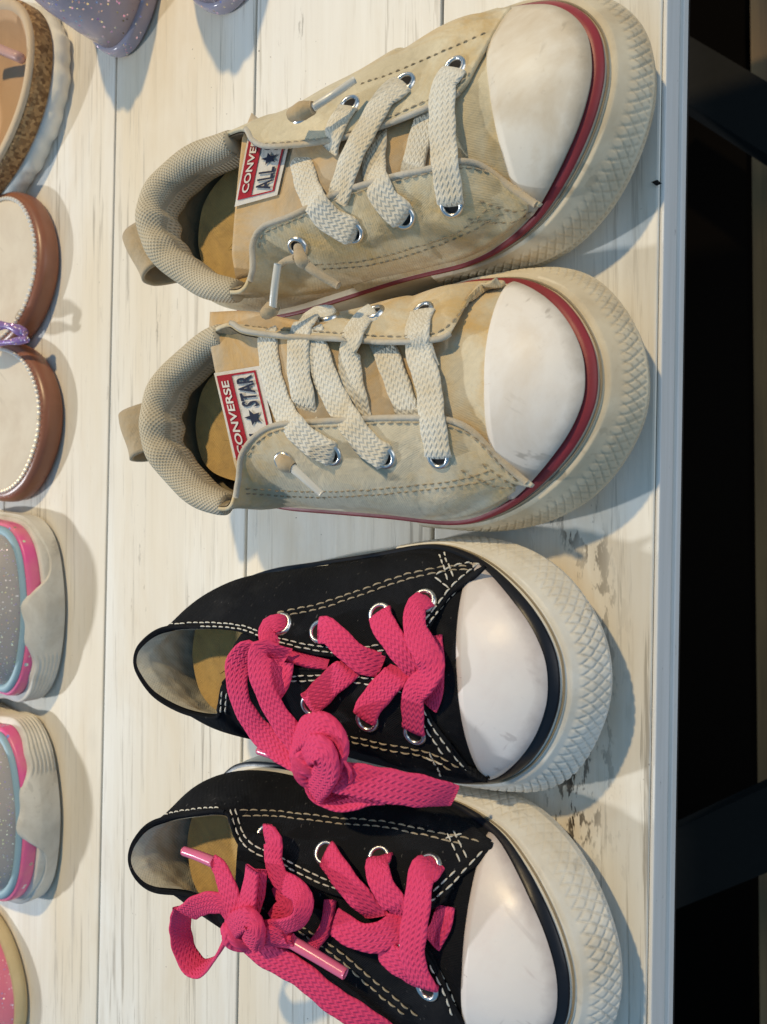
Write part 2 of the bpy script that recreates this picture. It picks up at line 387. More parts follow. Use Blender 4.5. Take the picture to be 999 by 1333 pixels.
bevbox('edge_backing', XE - .012, XE - .0015, Y0, Y1, -.030, -.0165, DARK, table, .0005)
mk('paint_chip', [P(848, 237, .0003), P(856, 234, .0003), P(862, 239, .0003), P(855, 242, .0003)], [(0, 1, 2, 3)], DARK, table, smooth=False)
bevbox('apron', -.45, XE - .013, Y0 + .01, Y1 - .01, -.045, -.0305, DARK, table, .001)
FRAME = mat_plain('dark_steel', (.020, .019, .017), .9, spec=.05, namt=.2)
SHADEM = mat_plain('shade_black', (.004, .0032, .0025), 1.0, spec=0.0, namt=.2)  # near-black colour stands in for shade below the table
bevbox('shade_board', -.60, -.1300, -.60, .60, -.47, -.45, SHADEM, table, .002, rot=False)  # added board, in place of the table's shadow on the floor
def beam(name, p, q, w, h, mat, parent):
    p, q = np.array(p), np.array(q); d = q - p; d /= np.linalg.norm(d); sd = np.cross(d, [0, 0, 1.0]); sd /= np.linalg.norm(sd); up = np.cross(sd, d)
    V = [c + sd * x * w / 2 + up * y * h / 2 for c in (p, q) for x, y in ((-1, -1), (1, -1), (1, 1), (-1, 1))]
    mk(name, V, [(0, 1, 2, 3)[::-1], (4, 5, 6, 7), (0, 4, 5, 1)[::-1], (1, 5, 6, 2)[::-1], (2, 6, 7, 3)[::-1], (3, 7, 4, 0)[::-1]], mat, parent, smooth=False)
beam('brace', P(820, 52, -.34), P(1120, 238, -.34), .032, .03, FRAME, table)
beam('brace', P(800, 1160, -.34), P(1120, 1020, -.34), .042, .03, FRAME, table)
for lx in (-.44, -.10):
    for ly in (-.40, .36):
        bevbox('leg', lx, lx + .035, ly, ly + .035, -.74, -.0455, FRAME, table, .002)
def mat_floor():
    M = Mat('brown_floorboards'); v = M.mapping(M.coord('Object'), scale=(8, .6, 1))
    c = M.mix(M.ramp(M.noise(6, 5, .6, v), .35, .7), (.34, .19, .07), (.17, .095, .04)); M.col(c); M.rough(.6); M.bump(M.noise(30, 3, .6, v), .2, .002); return M.m
FLOORM = mat_floor()
fl = mk('floor', [(-3, -3, -.75), (3, -3, -.75), (3, 3, -.75), (-3, 3, -.75)], [(0, 1, 2, 3)], DARK, None, kind='structure', smooth=False)
for i in range(8):
    x0 = -.36 + i * .12
    bevbox('floorboard', x0, x0 + .1185, -1.2, 1.2, -.749, -.7405, FLOORM, fl, .001, rot=False)

# ------------------------------------------------------------------ sneaker builder
MED = [(0, 0), (.02, .074), (.06, .118), (.12, .145), (.22, .162), (.35, .170), (.5, .178), (.62, .190), (.72, .199), (.82, .194), (.9, .164), (.955, .115), (.99, .056), (1, 0)]
LAT = [(0, 0), (.02, .074), (.06, .118), (.12, .145), (.22, .164), (.35, .174), (.5, .185), (.62, .196), (.72, .199), (.82, .184), (.9, .152), (.955, .107), (.99, .053), (1, 0)]

def ribbon(pts, width, nrm, thick=.0011, k=20, roll=None, step=.0011):
    """flat lace along world points; nrm = one normal or one per point; roll in degrees per point"""
    pts = np.asarray(pts, float)
    nr = np.broadcast_to(np.asarray(nrm, float), pts.shape)
    wd = np.broadcast_to(np.asarray(width, float), (len(pts),))
    rl = np.zeros(len(pts)) if roll is None else np.asarray(roll, float)
    A = CRS(np.hstack([pts, nr, wd[:, None], rl[:, None]]), 14)
    L = arclen(A[:, :3])[-1]; n = max(8, int(L / step)); s = arclen(A[:, :3]); t = np.linspace(0, s[-1], n)
    A = np.stack([np.interp(t, s, A[:, j]) for j in range(A.shape[1])], 1)
    C = A[:, :3]; T = np.gradient(C, axis=0); T /= np.linalg.norm(T, axis=1, keepdims=True) + 1e-12
    N = A[:, 3:6]; S = np.cross(T, N); S /= np.linalg.norm(S, axis=1, keepdims=True) + 1e-12; N = np.cross(S, T)
    a = np.radians(A[:, 7])[:, None]; S2 = S * np.cos(a) + N * np.sin(a); N2 = np.cross(S2, T)
    w = A[:, 6] * (1 + .035 * np.sin(t * 900 + pts[0, 0] * 999))
    ang = np.linspace(0, 2 * np.pi, k, endpoint=False)
    cx = np.sign(np.cos(ang)) * np.abs(np.cos(ang)) ** .8; cz = np.sign(np.sin(ang)) * np.abs(np.sin(ang)) ** .42
    V = C[:, None] + S2[:, None] * (cx[None, :, None] * w[:, None, None] * .5) + N2[:, None] * (cz[None, :, None] * thick * .5)
    # braid relief and a slight cup
    cup = (np.abs(cx) ** 2)[None, :] * (-.025) * w[:, None]
    V += N2[:, None] * cup[:, :, None]
    F = grid_faces(n, k, cv=True) + [tuple(range(k))[::-1], tuple((n - 1) * k + j for j in range(k))]
    uv = np.stack([np.repeat(t, k), np.tile((cx + 1) / 2, n)], 1)
    return V.reshape(-1, 3), F, uv

def stitches(bag, line, ln=.0022, gap=.0008, r=.00028, n=None):
    s = arclen(line); pos = 0
    while pos + ln < s[-1]:
        t = pos + np.linspace(0, ln, 5) * (1 + RNG.uniform(-.08, .08))
        C = np.stack([np.interp(t, s, line[:, j]) for j in range(3)], 1)
        C += RNG.normal(0, .00006, 3)
        if n is not None: C += n * (np.array([-.4, .5, .8, .5, -.4]) * r)[:, None]
        V, F, uv = tube(C, np.array([.45, .95, 1, .95, .45]) * r, 5); bag.add(V, F, uv)
        pos += ln + gap * (1 + RNG.uniform(-.2, .2))

class Sneaker:
    def __init__(s, label, heel, ang, L, ws, medup, style, group):
        s.heel = np.array(heel); s.ang = math.radians(ang); s.L = L; s.style = style
        s.root = empty('sneaker', (heel[0], heel[1], 0), label, 'sneaker', group)
        up, dn = (MED, LAT) if medup else (LAT, MED)
        ctl = up[::-1] + [(x, -y) for x, y in dn[1:-1]]          # toe tip, +y side, heel, -y side
        O = CRS(ctl, 40, closed=True); O = np.vstack([O, O[:1]]) * [L, L * ws]
        s.O = resample(O, 900); s.sa = arclen(s.O); s.sa /= s.sa[-1]
        T = np.gradient(s.O, axis=0); T[0] = T[-1] = (s.O[1] - s.O[-2]); T /= np.linalg.norm(T, axis=1, keepdims=True)
        s.N = np.stack([-T[:, 1], T[:, 0]], 1) * -1      # outward
        c = s.O.mean(0)
        if ((s.O - c) * s.N).sum() < 0: s.N = -s.N
        s.bv = Bag()
    def w(s, p):
        p = np.asarray(p, float); c, n = math.cos(s.ang), math.sin(s.ang)
        return np.stack([s.heel[0] + p[..., 0] * c - p[..., 1] * n, s.heel[1] + p[..., 0] * n + p[..., 1] * c, p[..., 2]], -1)
    def loc(s, q):
        q = np.asarray(q, float); d = q[..., :2] - s.heel; c, n = math.cos(s.ang), math.sin(s.ang)
        return np.stack([d[..., 0] * c + d[..., 1] * n, -d[..., 0] * n + d[..., 1] * c, q[..., 2]], -1)
    def out(s, a, inset=0.0):
        a = np.asarray(a, float)
        o = np.stack([np.interp(a, s.sa, s.O[:, k]) for k in (0, 1)], -1); n = np.stack([np.interp(a, s.sa, s.N[:, k]) for k in (0, 1)], -1)
        return o - n * np.asarray(inset)[..., None], n
    def a_of_x(s, x, side):
        h = int(np.argmin(s.O[:, 0]))
        if side > 0: return np.interp(-x, -s.O[:h + 1, 0], s.sa[:h + 1])
        return np.interp(x, s.O[h:, 0], s.sa[h:])
    # ---- foxing wall profile: v 0 (ground) .. 1 (top inner)
    PR_M = np.array([(.005, 0), (.0016, .0006), (.0004, .0025), (0, .006), (.0002, .011), (.0008, .0138), (.0016, .0148), (.005, .0150)])
    PR_T = np.array([(.0065, 0), (.0024, .0008), (.0006, .0032), (0, .0062), (.0022, .0112), (.0062, .0168), (.0100, .0202), (.0135, .0212)])
    def wall(s, a, v, off=0.0):
        """a,v arrays -> local points, off = outward offset"""
        a, v = np.broadcast_arrays(np.asarray(a, float), np.asarray(v, float))
        o0, n = s.out(a); x = o0[..., 0] / s.L; t = sstep(.62, .93, x)
        k = np.linspace(0, 1, len(s.PR_M))
        i = (1 - t) * np.interp(v, k, s.PR_M[:, 0]) + t * np.interp(v, k, s.PR_T[:, 0])
        z = (1 - t) * np.interp(v, k, s.PR_M[:, 1]) + t * np.interp(v, k, s.PR_T[:, 1])
        z = z + .0060 * sstep(.72, 1.02, x) ** 1.3
        tilt = off * .35 * t
        p = o0 - n * (i - np.asarray(off))[..., None]
        return np.stack([p[..., 0], p[..., 1], z + tilt], -1)
    def build_sole(s, rub, stripe_mat, bump_mat):
        # smooth the profile in v
        A = np.linspace(0, 1, 420, endpoint=False); Vv = np.linspace(0, 1, 40)
        G = s.w(s.wall(A[:, None], Vv[None, :]))
        # soften
        for _ in range(3): G[:, 1:-1] = (G[:, :-2] + 2 * G[:, 1:-1] + G[:, 2:]) / 4
        V = G.reshape(-1, 3); F = grid_faces(420, 40, cu=True)
        F = F + [tuple(i * 40 for i in range(420)), tuple(i * 40 + 39 for i in range(420))[::-1]]
        uvA = np.stack([np.repeat(A * .4, 40), np.tile(Vv * .02, 420)], 1)
        mk('outsole', V, F, rub, s.root, uvA); s.bv.add(V, F[:-2])
        # stripe along the top of the foxing
        A2 = np.linspace(0, 1, 420, endpoint=False); vv = np.array([.742, .750, .768, .795, .814, .824])
        of = np.array([-.0003, .00055, .00075, .00075, .00055, -.0003])
        if s.style == 'black': vv = np.array([.742, .752, .775, .812, .838, .848])
        x = s.out(A2)[0][:, 0] / s.L
        G2 = s.w(s.wall(A2[:, None], vv[None, :], of[None, :]))
        mk('foxing_stripe', G2.reshape(-1, 3), grid_faces(420, 6, cu=True), stripe_mat, s.root)
        A4 = np.concatenate([np.linspace(s.a_of_x(.58 * s.L, -1), 1, 160, endpoint=False), np.linspace(0, s.a_of_x(.58 * s.L, 1), 160)])
        V, F, uv = tube(s.w(s.wall(A4, np.full(320, .716), np.full(320, .0001))), .00030, 6); mk('foxing_seam', V, F, STD, s.root, uv)
        # textured toe bumper
        a0 = s.a_of_x(.56 * s.L, 1); a1 = s.a_of_x(.56 * s.L, -1)
        na, nv = 620, 64
        A3 = np.concatenate([np.linspace(a1, 1, na // 2, endpoint=False), np.linspace(0, a0, na // 2)])
        v3 = np.linspace(.16, .705, nv)
        s_len = np.concatenate([np.linspace(a1 - 1, 0, na // 2, endpoint=False), np.linspace(0, a0, na // 2)]) * .36
        q = np.linspace(0, 1, nv)[None, :]; S = s_len[:, None]
        if s.style == 'black':
            c = .0030
            p1 = (S / c + q * 5.2); p2 = (S / c - q * 5.2)
            d = np.minimum(np.abs((p1 % 1) - .5), np.abs((p2 % 1) - .5))
            dia = sstep(.0, .16, d)
            rib = sstep(.1, .35, np.abs(((S / .0016 + q * 1.0) % 1) - .5))
            m_d = sstep(.46, .50, q) * (1 - sstep(.86, .90, q)); m_r = sstep(.30, .33, q) * (1 - sstep(.41, .44, q)) + .0 * q
            wear = np.clip(.62 + .30 * np.sin(S * 47 + 2) + .22 * np.sin(S * 131) + .12 * np.sin(S * 310 + q * 7), .25, 1)
            disp = .00046 * wear * (dia * m_d + .5 * (1 - m_d) * (1 - m_r) * .6 + rib * m_r * .7)
        else:
            c = .0026
            p1 = (S / c + q * 5.0); p2 = (S / c - q * 5.0)
            d = np.minimum(np.abs((p1 % 1) - .5), np.abs((p2 % 1) - .5))
            dia = sstep(.0, .14, d)
            m_d = sstep(.50, .55, q) * (1 - sstep(.80, .86, q))
            rib = sstep(.1, .4, np.abs(((S / .0014) % 1) - .5)); m_r = sstep(.34, .38, q) * (1 - sstep(.44, .48, q))
            wear = .45 + .55 * np.clip(.5 + .7 * np.sin(S * 60 + 1) + .3 * np.sin(S * 170), 0, 1)
            disp = .00040 * wear * (dia * m_d + .75 * (1 - m_d) * (1 - m_r)) + .00025 * rib * m_r + .00040 * (1 - wear) * .7
        edge = sstep(0, .035, q) * (1 - sstep(.965, 1, q)) ; ends = np.minimum(1, np.minimum(np.arange(na), na - 1 - np.arange(na)) / 6)[:, None]
        off = (-.0006 + (.0013 + disp) * edge * ends)
        G3 = s.w(s.wall(A3[:, None], v3[None, :], off))
        mk('toe_bumper', G3.reshape(-1, 3), grid_faces(na, nv), bump_mat, s.root)
    # ---- dome (vamp and toe cap)
    def dome(s, a, q, zoff=0.0):
        """a outline param, q 0..1 base to spine -> local"""
        a, q = np.broadcast_arrays(np.asarray(a, float), np.asarray(q, float))
        x = s.out(a)[0][..., 0] / s.L; base = s.wall(a, .84)
        bi = s.out(a)[0]; 
        xk = .800
        xs = np.minimum(x, xk); dx = np.clip(xk - xs, 0, 1)
        zs = s.zk + (s.zk2 - s.zk) * (dx / .25) ** 1.6 if True else 0
        xs = xs - 0.0
        yc = .003 * np.sin(s.ang * 0)
        spine = np.stack([xs * s.L, np.full_like(xs, yc), zs], -1)
        h = np.sin(q * np.pi / 2) ** .82
        xy = base[..., :2] + (spine[..., :2] - base[..., :2]) * (q ** 1.12)[..., None]
        z = base[..., 2] + (spine[..., 2] - base[..., 2]) * h
        return np.stack([xy[..., 0], xy[..., 1], z], -1)
    def dome_grid(s, xe, off, n=150, m=44, bend=0.0):
        """full grid across from +y back edge round the toe to -y back edge"""
        q = np.linspace(0, 1, m)
        rows = []
        for qq in q:
            xb = (xe - bend * math.sin(qq * math.pi / 2)) * s.L
            a0 = s.a_of_x(xb, 1); a1 = s.a_of_x(xb, -1)
            A = np.concatenate([np.linspace(a0, 0, n), np.linspace(1, a1, n)[1:]])
            rows.append(s.dome(A, qq))
        G = np.stack(rows, 1); Gw = s.w(G); N = grid_normals(Gw)
        N[:, -1] = N[:, -2]
        N = np.where(N[..., 2:3] < 0, -N, N)
        return Gw + N * off, N
    def build_toe(s, zk, zk2, xcap, bend, cap_mat, vamp_mat):
        s.zk, s.zk2 = zk, zk2
        G, N = s.dome_grid(.40, 0.0, bend=0)
        V = G.reshape(-1, 3); F = grid_faces(*G.shape[:2])
        mk('vamp', V, F, vamp_mat, s.root, grid_uv(G)); s.vb = bvh_of(V, F); s.bv.add(V, F)
        G, N = s.dome_grid(xcap, .0, bend=bend, n=110)
        n, m = G.shape[:2]
        # rounded lip at the rear edge of the cap
        lip = np.ones((n, m)); e = np.minimum(np.arange(n), n - 1 - np.arange(n))[:, None] / 5.0
        lip = np.clip(e, 0, 1) ** .5
        G = G + N * (.0013 * np.broadcast_to(lip, (n, m)) - .0002)[..., None]
        V = G.reshape(-1, 3); F = grid_faces(n, m); s.cap_edge = None
        mk('toe_cap', V, F, cap_mat, s.root, grid_uv(G)); s.bv.add(V, F)
    # ---- quarters
    def build_quarter(s, ctrl, mat, lining, zlist=None):
        """ctrl rows (px,py,z or None,bx or None, side): topline from far toe corner round the heel to near toe corner"""
        T = []; aa = []
        for (px, py, z, bx, side) in ctrl:
            if z is None:
                r = hit(s.vb, px, py)
                p = r[0] + r[1] * .0014 if r is not None else P(px, py, .024)
            else: p = P(px, py, z)
            l = s.loc(p); x = l[0]
            xc = .20 * s.L
            if bx is not None: a = s.a_of_x(bx * s.L, side)
            elif x > xc: a = s.a_of_x(x, side)
            else:
                th = math.atan2(l[1], l[0] - xc)
                o = s.O - np.array([xc, 0]); oa = np.arctan2(o[:, 1], o[:, 0]); 
                sel = np.where(s.O[:, 0] < xc + 1e-4)[0]; dth = np.angle(np.exp(1j * (oa[sel] - th)))
                a = s.sa[sel[np.argmin(np.abs(dth))]]
            T.append(p); aa.append(a)
        T = np.array(T); aa = np.array(aa)
        for i in range(1, len(aa)): aa[i] = max(aa[i], aa[i - 1] + .002)
        s.Tctrl = s.loc(T)
        M = CRS(np.hstack([T, aa[:, None]]), 20); M = resample(M, 420)
        T = M[:, :3]; a = np.maximum.accumulate(M[:, 3]); s.T = T; s.Ta = a
        B = s.w(s.wall(a, .90, -.0004)); n2 = s.out(a)[1]
        c, sn = math.cos(s.ang), math.sin(s.ang)
        nw = np.stack([n2[:, 0] * c - n2[:, 1] * sn, n2[:, 0] * sn + n2[:, 1] * c, np.zeros(len(a))], 1)
        dz = (T[:, 2] - B[:, 2])[:, None]; up = np.array([0, 0, 1.0])
        hor = B - T; hor[:, 2] = 0; dist = np.linalg.norm(hor, axis=1, keepdims=True)
        C1 = B + up * dz * .50 + nw * np.minimum(.0040, .16 * dz)
        C2 = T + hor * .62 - up * dz * np.clip(.30 - dist * 9, .02, .3)
        t = np.linspace(0, 1, 46)[None, :, None]
        G = (1 - t) ** 3 * B[:, None] + 3 * (1 - t) ** 2 * t * C1[:, None] + 3 * (1 - t) * t * t * C2[:, None] + t ** 3 * T[:, None]
        # gentle wrinkles
        uu = arclen(T)[:, None]; 
        wr = (np.sin(uu * 260 + t[..., 0] * 5) * .5 + np.sin(uu * 150 - t[..., 0] * 9 + 2) * .5) * .00032 * np.sin(t[..., 0] * math.pi)
        N = grid_normals(G); 
        ctr = s.w(np.array([[.45 * s.L, 0, .0]]))[0]
        sg = np.sign((N * (G - ctr)).sum(2).mean()); N = N * sg
        N = np.where(np.isfinite(N), N, 0)
        G = G + N * wr[..., None]
        lx = s.loc(G)[..., 0] / s.L
        for i in range(G.shape[0]):
            if lx[i].max() < .45: continue
            for j in range(1, G.shape[1]):
                k = float(sstep(.45, .56, lx[i, j]))
                if k <= 0: continue
                lo_, nn, _, _ = s.vb.find_nearest(Vector(G[i, j]))
                lo_ = np.array(lo_); nn = np.array(nn); nn = nn if nn @ (lo_ - np.array([*ctr[:2], .005])) > 0 else -nn
                sd = (G[i, j] - lo_) @ nn; want = .0016 * min(1, j / 5)
                if sd < want: G[i, j] += nn * (want - sd) * k
        for _ in range(2):
            Gs = G.copy(); Gs[1:-1, 1:-1] = (G[:-2, 1:-1] + G[2:, 1:-1] + G[1:-1, :-2] + G[1:-1, 2:] + 2 * G[1:-1, 1:-1]) / 6; G = Gs
        N = grid_normals(G) * sg
        s.QG, s.QN = G, N
        s.qi = int(np.argmin(np.abs(s.Ta - s.sa[int(np.argmin(s.O[:, 0]))])))
        # far and near quarter are two panels that meet at the heel
        for i0, i1 in ((0, s.qi + 1), (s.qi, len(T))):
            shell('quarter', G[i0:i1], .0011, mat, s.root, N=N[i0:i1])
        V = G.reshape(-1, 3); F = grid_faces(*G.shape[:2]); s.bv.add(V, F); s.qb = bvh_of(V, F)
    def build_inside(s, i0, i1, lining, insole):
        G = s.QG[i0:i1] - s.QN[i0:i1] * (.0014 + .0012 * np.clip(np.minimum(np.arange(46), 45 - np.arange(46)) / 6, 0, 1))[None, :, None]
        uu, vv = np.meshgrid(np.arange(G.shape[0]), np.arange(G.shape[1]), indexing='ij')
        G = G - s.QN[i0:i1] * (.0002 * (np.sin(uu * .31 + vv * .22) * np.sin(uu * .13 - vv * .37 + 1) + .6 * np.sin(uu * .7 + vv * .5)) * sstep(0, 10, vv) * (1 - sstep(38, 45, vv)))[..., None]
        # carry the lining down to the insole
        down = G[:, :1].copy(); down[:, :, 2] = .010
        G = np.concatenate([down, G], 1)
        mk('lining', G.reshape(-1, 3), grid_faces(*G.shape[:2])[::1], lining, s.root, grid_uv(G))
        A = np.linspace(0, 1, 200, endpoint=False); rows = []
        for k, (ins, z) in enumerate(((.0080, .0296), (.0092, .0290), (.011, .0286), (.018, .0282))):
            o = s.out(A, np.full(200, ins))[0]; o[:, 0] = np.minimum(o[:, 0], .43 * s.L)
            rows.append(s.w(np.stack([o[:, 0], o[:, 1], np.full(200, z)], 1)))
        G = np.stack(rows, 1)
        V = G.reshape(-1, 3); F = grid_faces(200, 4, cu=True) + [tuple(i * 4 + 3 for i in range(200))]
        mk('insole', V, F, insole, s.root, V[:, :2])
    def build_tongue(s, st, mat, wid=.0050, arch=.0006):
        rows = []
        st = CRS(np.array([np.concatenate([P(*r[:3]), P(*r[3:])]) for r in st]), 12)
        for r in st:
            F_, N_ = r[:3], r[3:]; d = N_ - F_; l = np.linalg.norm(d); d = d / l
            u = np.linspace(-wid / l, 1 + wid / l, 36); k = (u - .5) / (.5 + wid / l)
            c = F_[None] + d[None] * (u * l)[:, None]; c[:, 2] += arch * (1 - k ** 2) - .0022 * np.clip(np.abs(k) - .7, 0, 1) / .3
            c[:, 2] -= .0012; rows.append(c)
        G = np.array(rows); N = grid_normals(G); N *= np.sign(N[..., 2].mean())
        s.tg = shell('tongue', G, .0016, mat, s.root, N=N)
        V = G.reshape(-1, 3); F = grid_faces(*G.shape[:2]); s.bv.add(V, F); s.tb = bvh_of(V, F)
    def finish(s):
        s.all = bvh_of(np.vstack(s.bv.V), s.bv.F); s.ub = s.tb
    def on(s, pts, off=.0003, bvh=None):
        """pixels -> points on the shoe"""
        o = []; nn = []
        for px, py in CRS(np.array(pts, float), 10) if len(pts) > 1 else pts:
            r = hit(bvh or s.all, px, py)
            if r is None: continue
            o.append(r[0] + r[1] * off); nn.append(r[1])
        return np.array(o), np.array(nn)
    def eyelet(s, px, py, rad=.0034, mat=None):
        r = hit(s.qb, px, py)
        if r is None: print('no eyelet', px, py); return None
        c, n = r; t1 = np.cross(n, [0, 1.0, 0]); t1 /= np.linalg.norm(t1); t2 = np.cross(n, t1)
        a = np.linspace(0, 2 * np.pi, 28, endpoint=False)
        prof = [(.56, -.0012), (.58, .0002), (.66, .0007), (.80, .0008), (.94, .0004), (1.0, -.0003)]
        V = []; 
        for rr, h in prof: V += [c + (t1 * math.cos(x) + t2 * math.sin(x)) * rr * rad + n * h for x in a]
        V = np.array(V).reshape(len(prof), 28, 3)
        e = mk('eyelet', V.reshape(-1, 3), grid_faces(len(prof), 28, cv=True), mat or METAL, s.root)
        V = np.array([c + n * .0001] + [c + (t1 * math.cos(x) + t2 * math.sin(x)) * .60 * rad + n * .00015 for x in a])
        mk('hole', V, [(0, i + 1, (i + 1) % 28 + 1) for i in range(28)], DARK, e)
        return c, n
    def lace(s, pts, width, arch=.002, name='shoelace', mat=None, ends=(0, 0), zs=None, roll=None, thick=.0010, n=None, lift=.0008, parent=None):
        """pts pixels; ends: 1 = plunge into the surface there.  heights: lerp between surface hits at both ends plus arch, or zs"""
        pts = np.array(pts, float); k = len(pts); W = []
        if zs is None and k > 2:                             # denser path, so the lace clears every edge it crosses
            t0 = np.arange(k); pts = CRS(pts, 5); k = len(pts); t1 = np.linspace(0, t0[-1], k)
            if np.ndim(width): width = np.interp(t1, t0, width)
            if roll is not None: roll = np.interp(t1, t0, roll)
        if zs is None:
            h0 = hit(s.all if ends[0] >= 0 else s.ub, *pts[0]); h1 = hit(s.all if ends[1] >= 0 else s.ub, *pts[-1])
            
            if h0 is None or h1 is None: print('lace miss', pts[0], pts[-1], h0 is None, h1 is None)
            h0 = h0 or h1 or (P(*pts[0], .035), np.array([0, 0, 1.0])); h1 = h1 or h0
            z0 = h0[0][2] + lift; z1 = h1[0][2] + lift
            d = np.concatenate([[0], np.cumsum(np.linalg.norm(np.diff(pts, axis=0), axis=1))]); d /= d[-1]
            zs = z0 + (z1 - z0) * d + arch * np.sin(d * math.pi) ** .7
            for i in range(k):
                h = hit(s.all, *pts[i])
                if (ends[0] < 0 and d[i] < .25) or (ends[1] < 0 and d[i] > .75): continue
                if h is not None and 0 < i < k - 1: zs[i] = max(zs[i], h[0][2] + lift)
            lowz = zs.copy()
            for _ in range(3):
                sm = zs.copy(); sm[1:-1] = (zs[:-2] + zs[1:-1] + zs[2:]) / 3; zs = np.maximum(sm, lowz) if k > 6 else zs
            nn = [(h0[1] * (1 - t) + h1[1] * t) * .6 + np.array([0, 0, .6]) for t in d]
        else: nn = [np.array([.12, 0, 1.0])] * k
        if n is not None: nn = [np.array(n, float)] * k
        W = [P(pts[i, 0], pts[i, 1], zs[i]) for i in range(k)]; nn = list(nn)
        wd = np.broadcast_to(np.asarray(width, float), (k,)).copy(); rl = np.zeros(k) if roll is None else np.asarray(roll, float)
        W = np.array(W); nn = np.array(nn); 
        for e, idx in ((0, 0), (1, -1)):
            if ends[e] > 0:
                nz = nn[idx] / np.linalg.norm(nn[idx])
                ext = W[idx] - nz * .003 * (1 if ends[e] > 0 else 0)
                d = W[idx] - W[1 if e == 0 else -2]; d /= np.linalg.norm(d); ext = ext + d * .0006
                if e == 0: W = np.vstack([ext, W]); nn = np.vstack([nn[0] , nn]); wd = np.concatenate([[wd[0] * .62], wd]); rl = np.concatenate([[rl[0]], rl])
                else: W = np.vstack([W, ext]); nn = np.vstack([nn, nn[-1]]); wd = np.concatenate([wd, [wd[-1] * .62]]); rl = np.concatenate([rl, [rl[-1]]])
        V, F, uv = ribbon(W, wd, nn, thick, roll=rl)
        return mk(name, V, F, mat or (LACEW if s.style == 'beige' else LACEP), parent or s.root, uv)
    def stitch(s, lines, mat, name='stitching', ln=.0022, gap=.0008, r=.00028, off=.0002, parent=None, bvh=None):
        b = Bag()
        for l in lines:
            o, nn = s.on(l, off, bvh)
            if len(o) > 2:
                # drop jumps between surfaces
                d = np.linalg.norm(np.diff(o, axis=0), axis=1); cut = np.where(d > .006)[0]; segs = np.split(np.arange(len(o)), cut + 1)
                for sg in segs:
                    if len(sg) > 3: stitches(b, o[sg], ln, gap, r, nn[sg].mean(0))
        if b.n: b.mk(name, mat, parent or s.root, kind='stuff')
    def rod(s, pts, rad, mat, name, zs, parent=None, k=10):
        W = np.array([P(p[0], p[1], z) for p, z in zip(pts, zs)]); C = CRS(W, 10) if len(W) > 2 else np.linspace(W[0], W[1], 8)
        r = np.interp(np.linspace(0, 1, len(C)), np.linspace(0, 1, len(np.atleast_1d(rad))), np.atleast_1d(rad))
        V, F, uv = tube(C, r, k); return mk(name, V, F, mat, parent or s.root, uv)
    def knot(s, px, py, z, r, mat, name='knot', sq=(1, 1, 1), turns=3, wr=.0018):
        """a wrapped lump: lace wound round itself"""
        c = P(px, py, z); b = Bag()
        for k in range(turns):
            t = np.linspace(0, 2 * np.pi, 40, endpoint=False); ph = k * 2.1 + RNG.uniform(0, .5)
            ax = np.array([math.cos(ph), math.sin(ph), .5 * math.sin(2 * ph)]); ax /= np.linalg.norm(ax)
            e1 = np.cross(ax, [0, 0, 1.0]); e1 /= np.linalg.norm(e1); e2 = np.cross(ax, e1)
            C = c + (e1[None] * np.cos(t)[:, None] + e2[None] * np.sin(t)[:, None]) * r * .62 * np.array(sq) + ax * r * .16 * np.sin(t * 2)[:, None]
            V, F, uv = tube(C, wr * (1 + .1 * np.sin(t * 3)), 10, closed=True); uv[:, 0] *= 1; b.add(V, F, uv)
        return b.mk(name, mat, s.root)

# ------------------------------------------------------------------ the four sneakers
GRP_B = 'cream canvas sneakers'; GRP_K = 'black canvas sneakers'
S1 = Sneaker('dirty cream canvas sneaker with red stripe, toe rubber stained yellowish, beside the jelly shoes', (-.2035, .0900), 6.9, .1480, 1.15, False, 'beige', GRP_B)
S2 = Sneaker('dirty cream canvas sneaker with red stripe and whiter toe cap, next to a black sneaker', (-.2045, .0325), .5, .1462, 1.15, True, 'beige', GRP_B)
S3 = Sneaker('black canvas sneaker with pink laces in a tight knot, next to a cream sneaker', (-.2055, -.0415), 3.0, .1380, 1.20, False, 'black', GRP_K)
S4 = Sneaker('black canvas sneaker with pink laces tied in a looped bow over its opening', (-.2075, -.1005), -2.5, .1420, 1.19, True, 'black', GRP_K)

def setup(S, rub, stripe, bumper, cap, vamp, zk, zk2, xcap, bend, ctrl, quarter, lining, tongue, tmat, insole, rng_in):
    S.build_sole(rub, stripe, bumper); S.build_toe(zk, zk2, xcap, bend, cap, vamp)
    S.build_quarter(ctrl, quarter, lining)
    i0 = int(rng_in[0] * 419); i1 = int(rng_in[1] * 419)
    S.build_inside(i0, i1, lining, insole); S.build_tongue(tongue, tmat); S.finish()

C1 = [(665, 8, None, 0.79, 1), (645, 50, None, 0.775, 1), (625, 85, None, 0.745, 1), (597, 119, .0335, 0.69, 1), (555, 140, .0350, .60, 1), (490, 166, .0375, None, 1), (425, 183, .0405, None, 1), (352, 190, .0440, None, 1), (328, 182, .0445, None, 1), (316, 166, .0440, None, 1), (286, 176, .0430, None, 1), (232, 202, .0435, None, 1), (196, 238, .0455, None, 1), (182, 280, .0475, None, 1), (190, 318, .0475, None, -1), (218, 350, .0450, None, -1), (262, 375, .0425, None, -1), (312, 382, .0415, None, -1), (328, 352, .0420, None, -1), (328, 318, .0430, None, -1), (342, 295, .0430, None, -1), (380, 280, .0420, None, -1), (440, 251, .0395, None, -1), (510, 230, .0370, None, -1), (560, 219, .0350, .60, -1), (595, 210, .0335, 0.68, -1), (628, 215, None, 0.735, -1), (665, 240, None, 0.775, -1), (703, 270, None, 0.8, -1)]
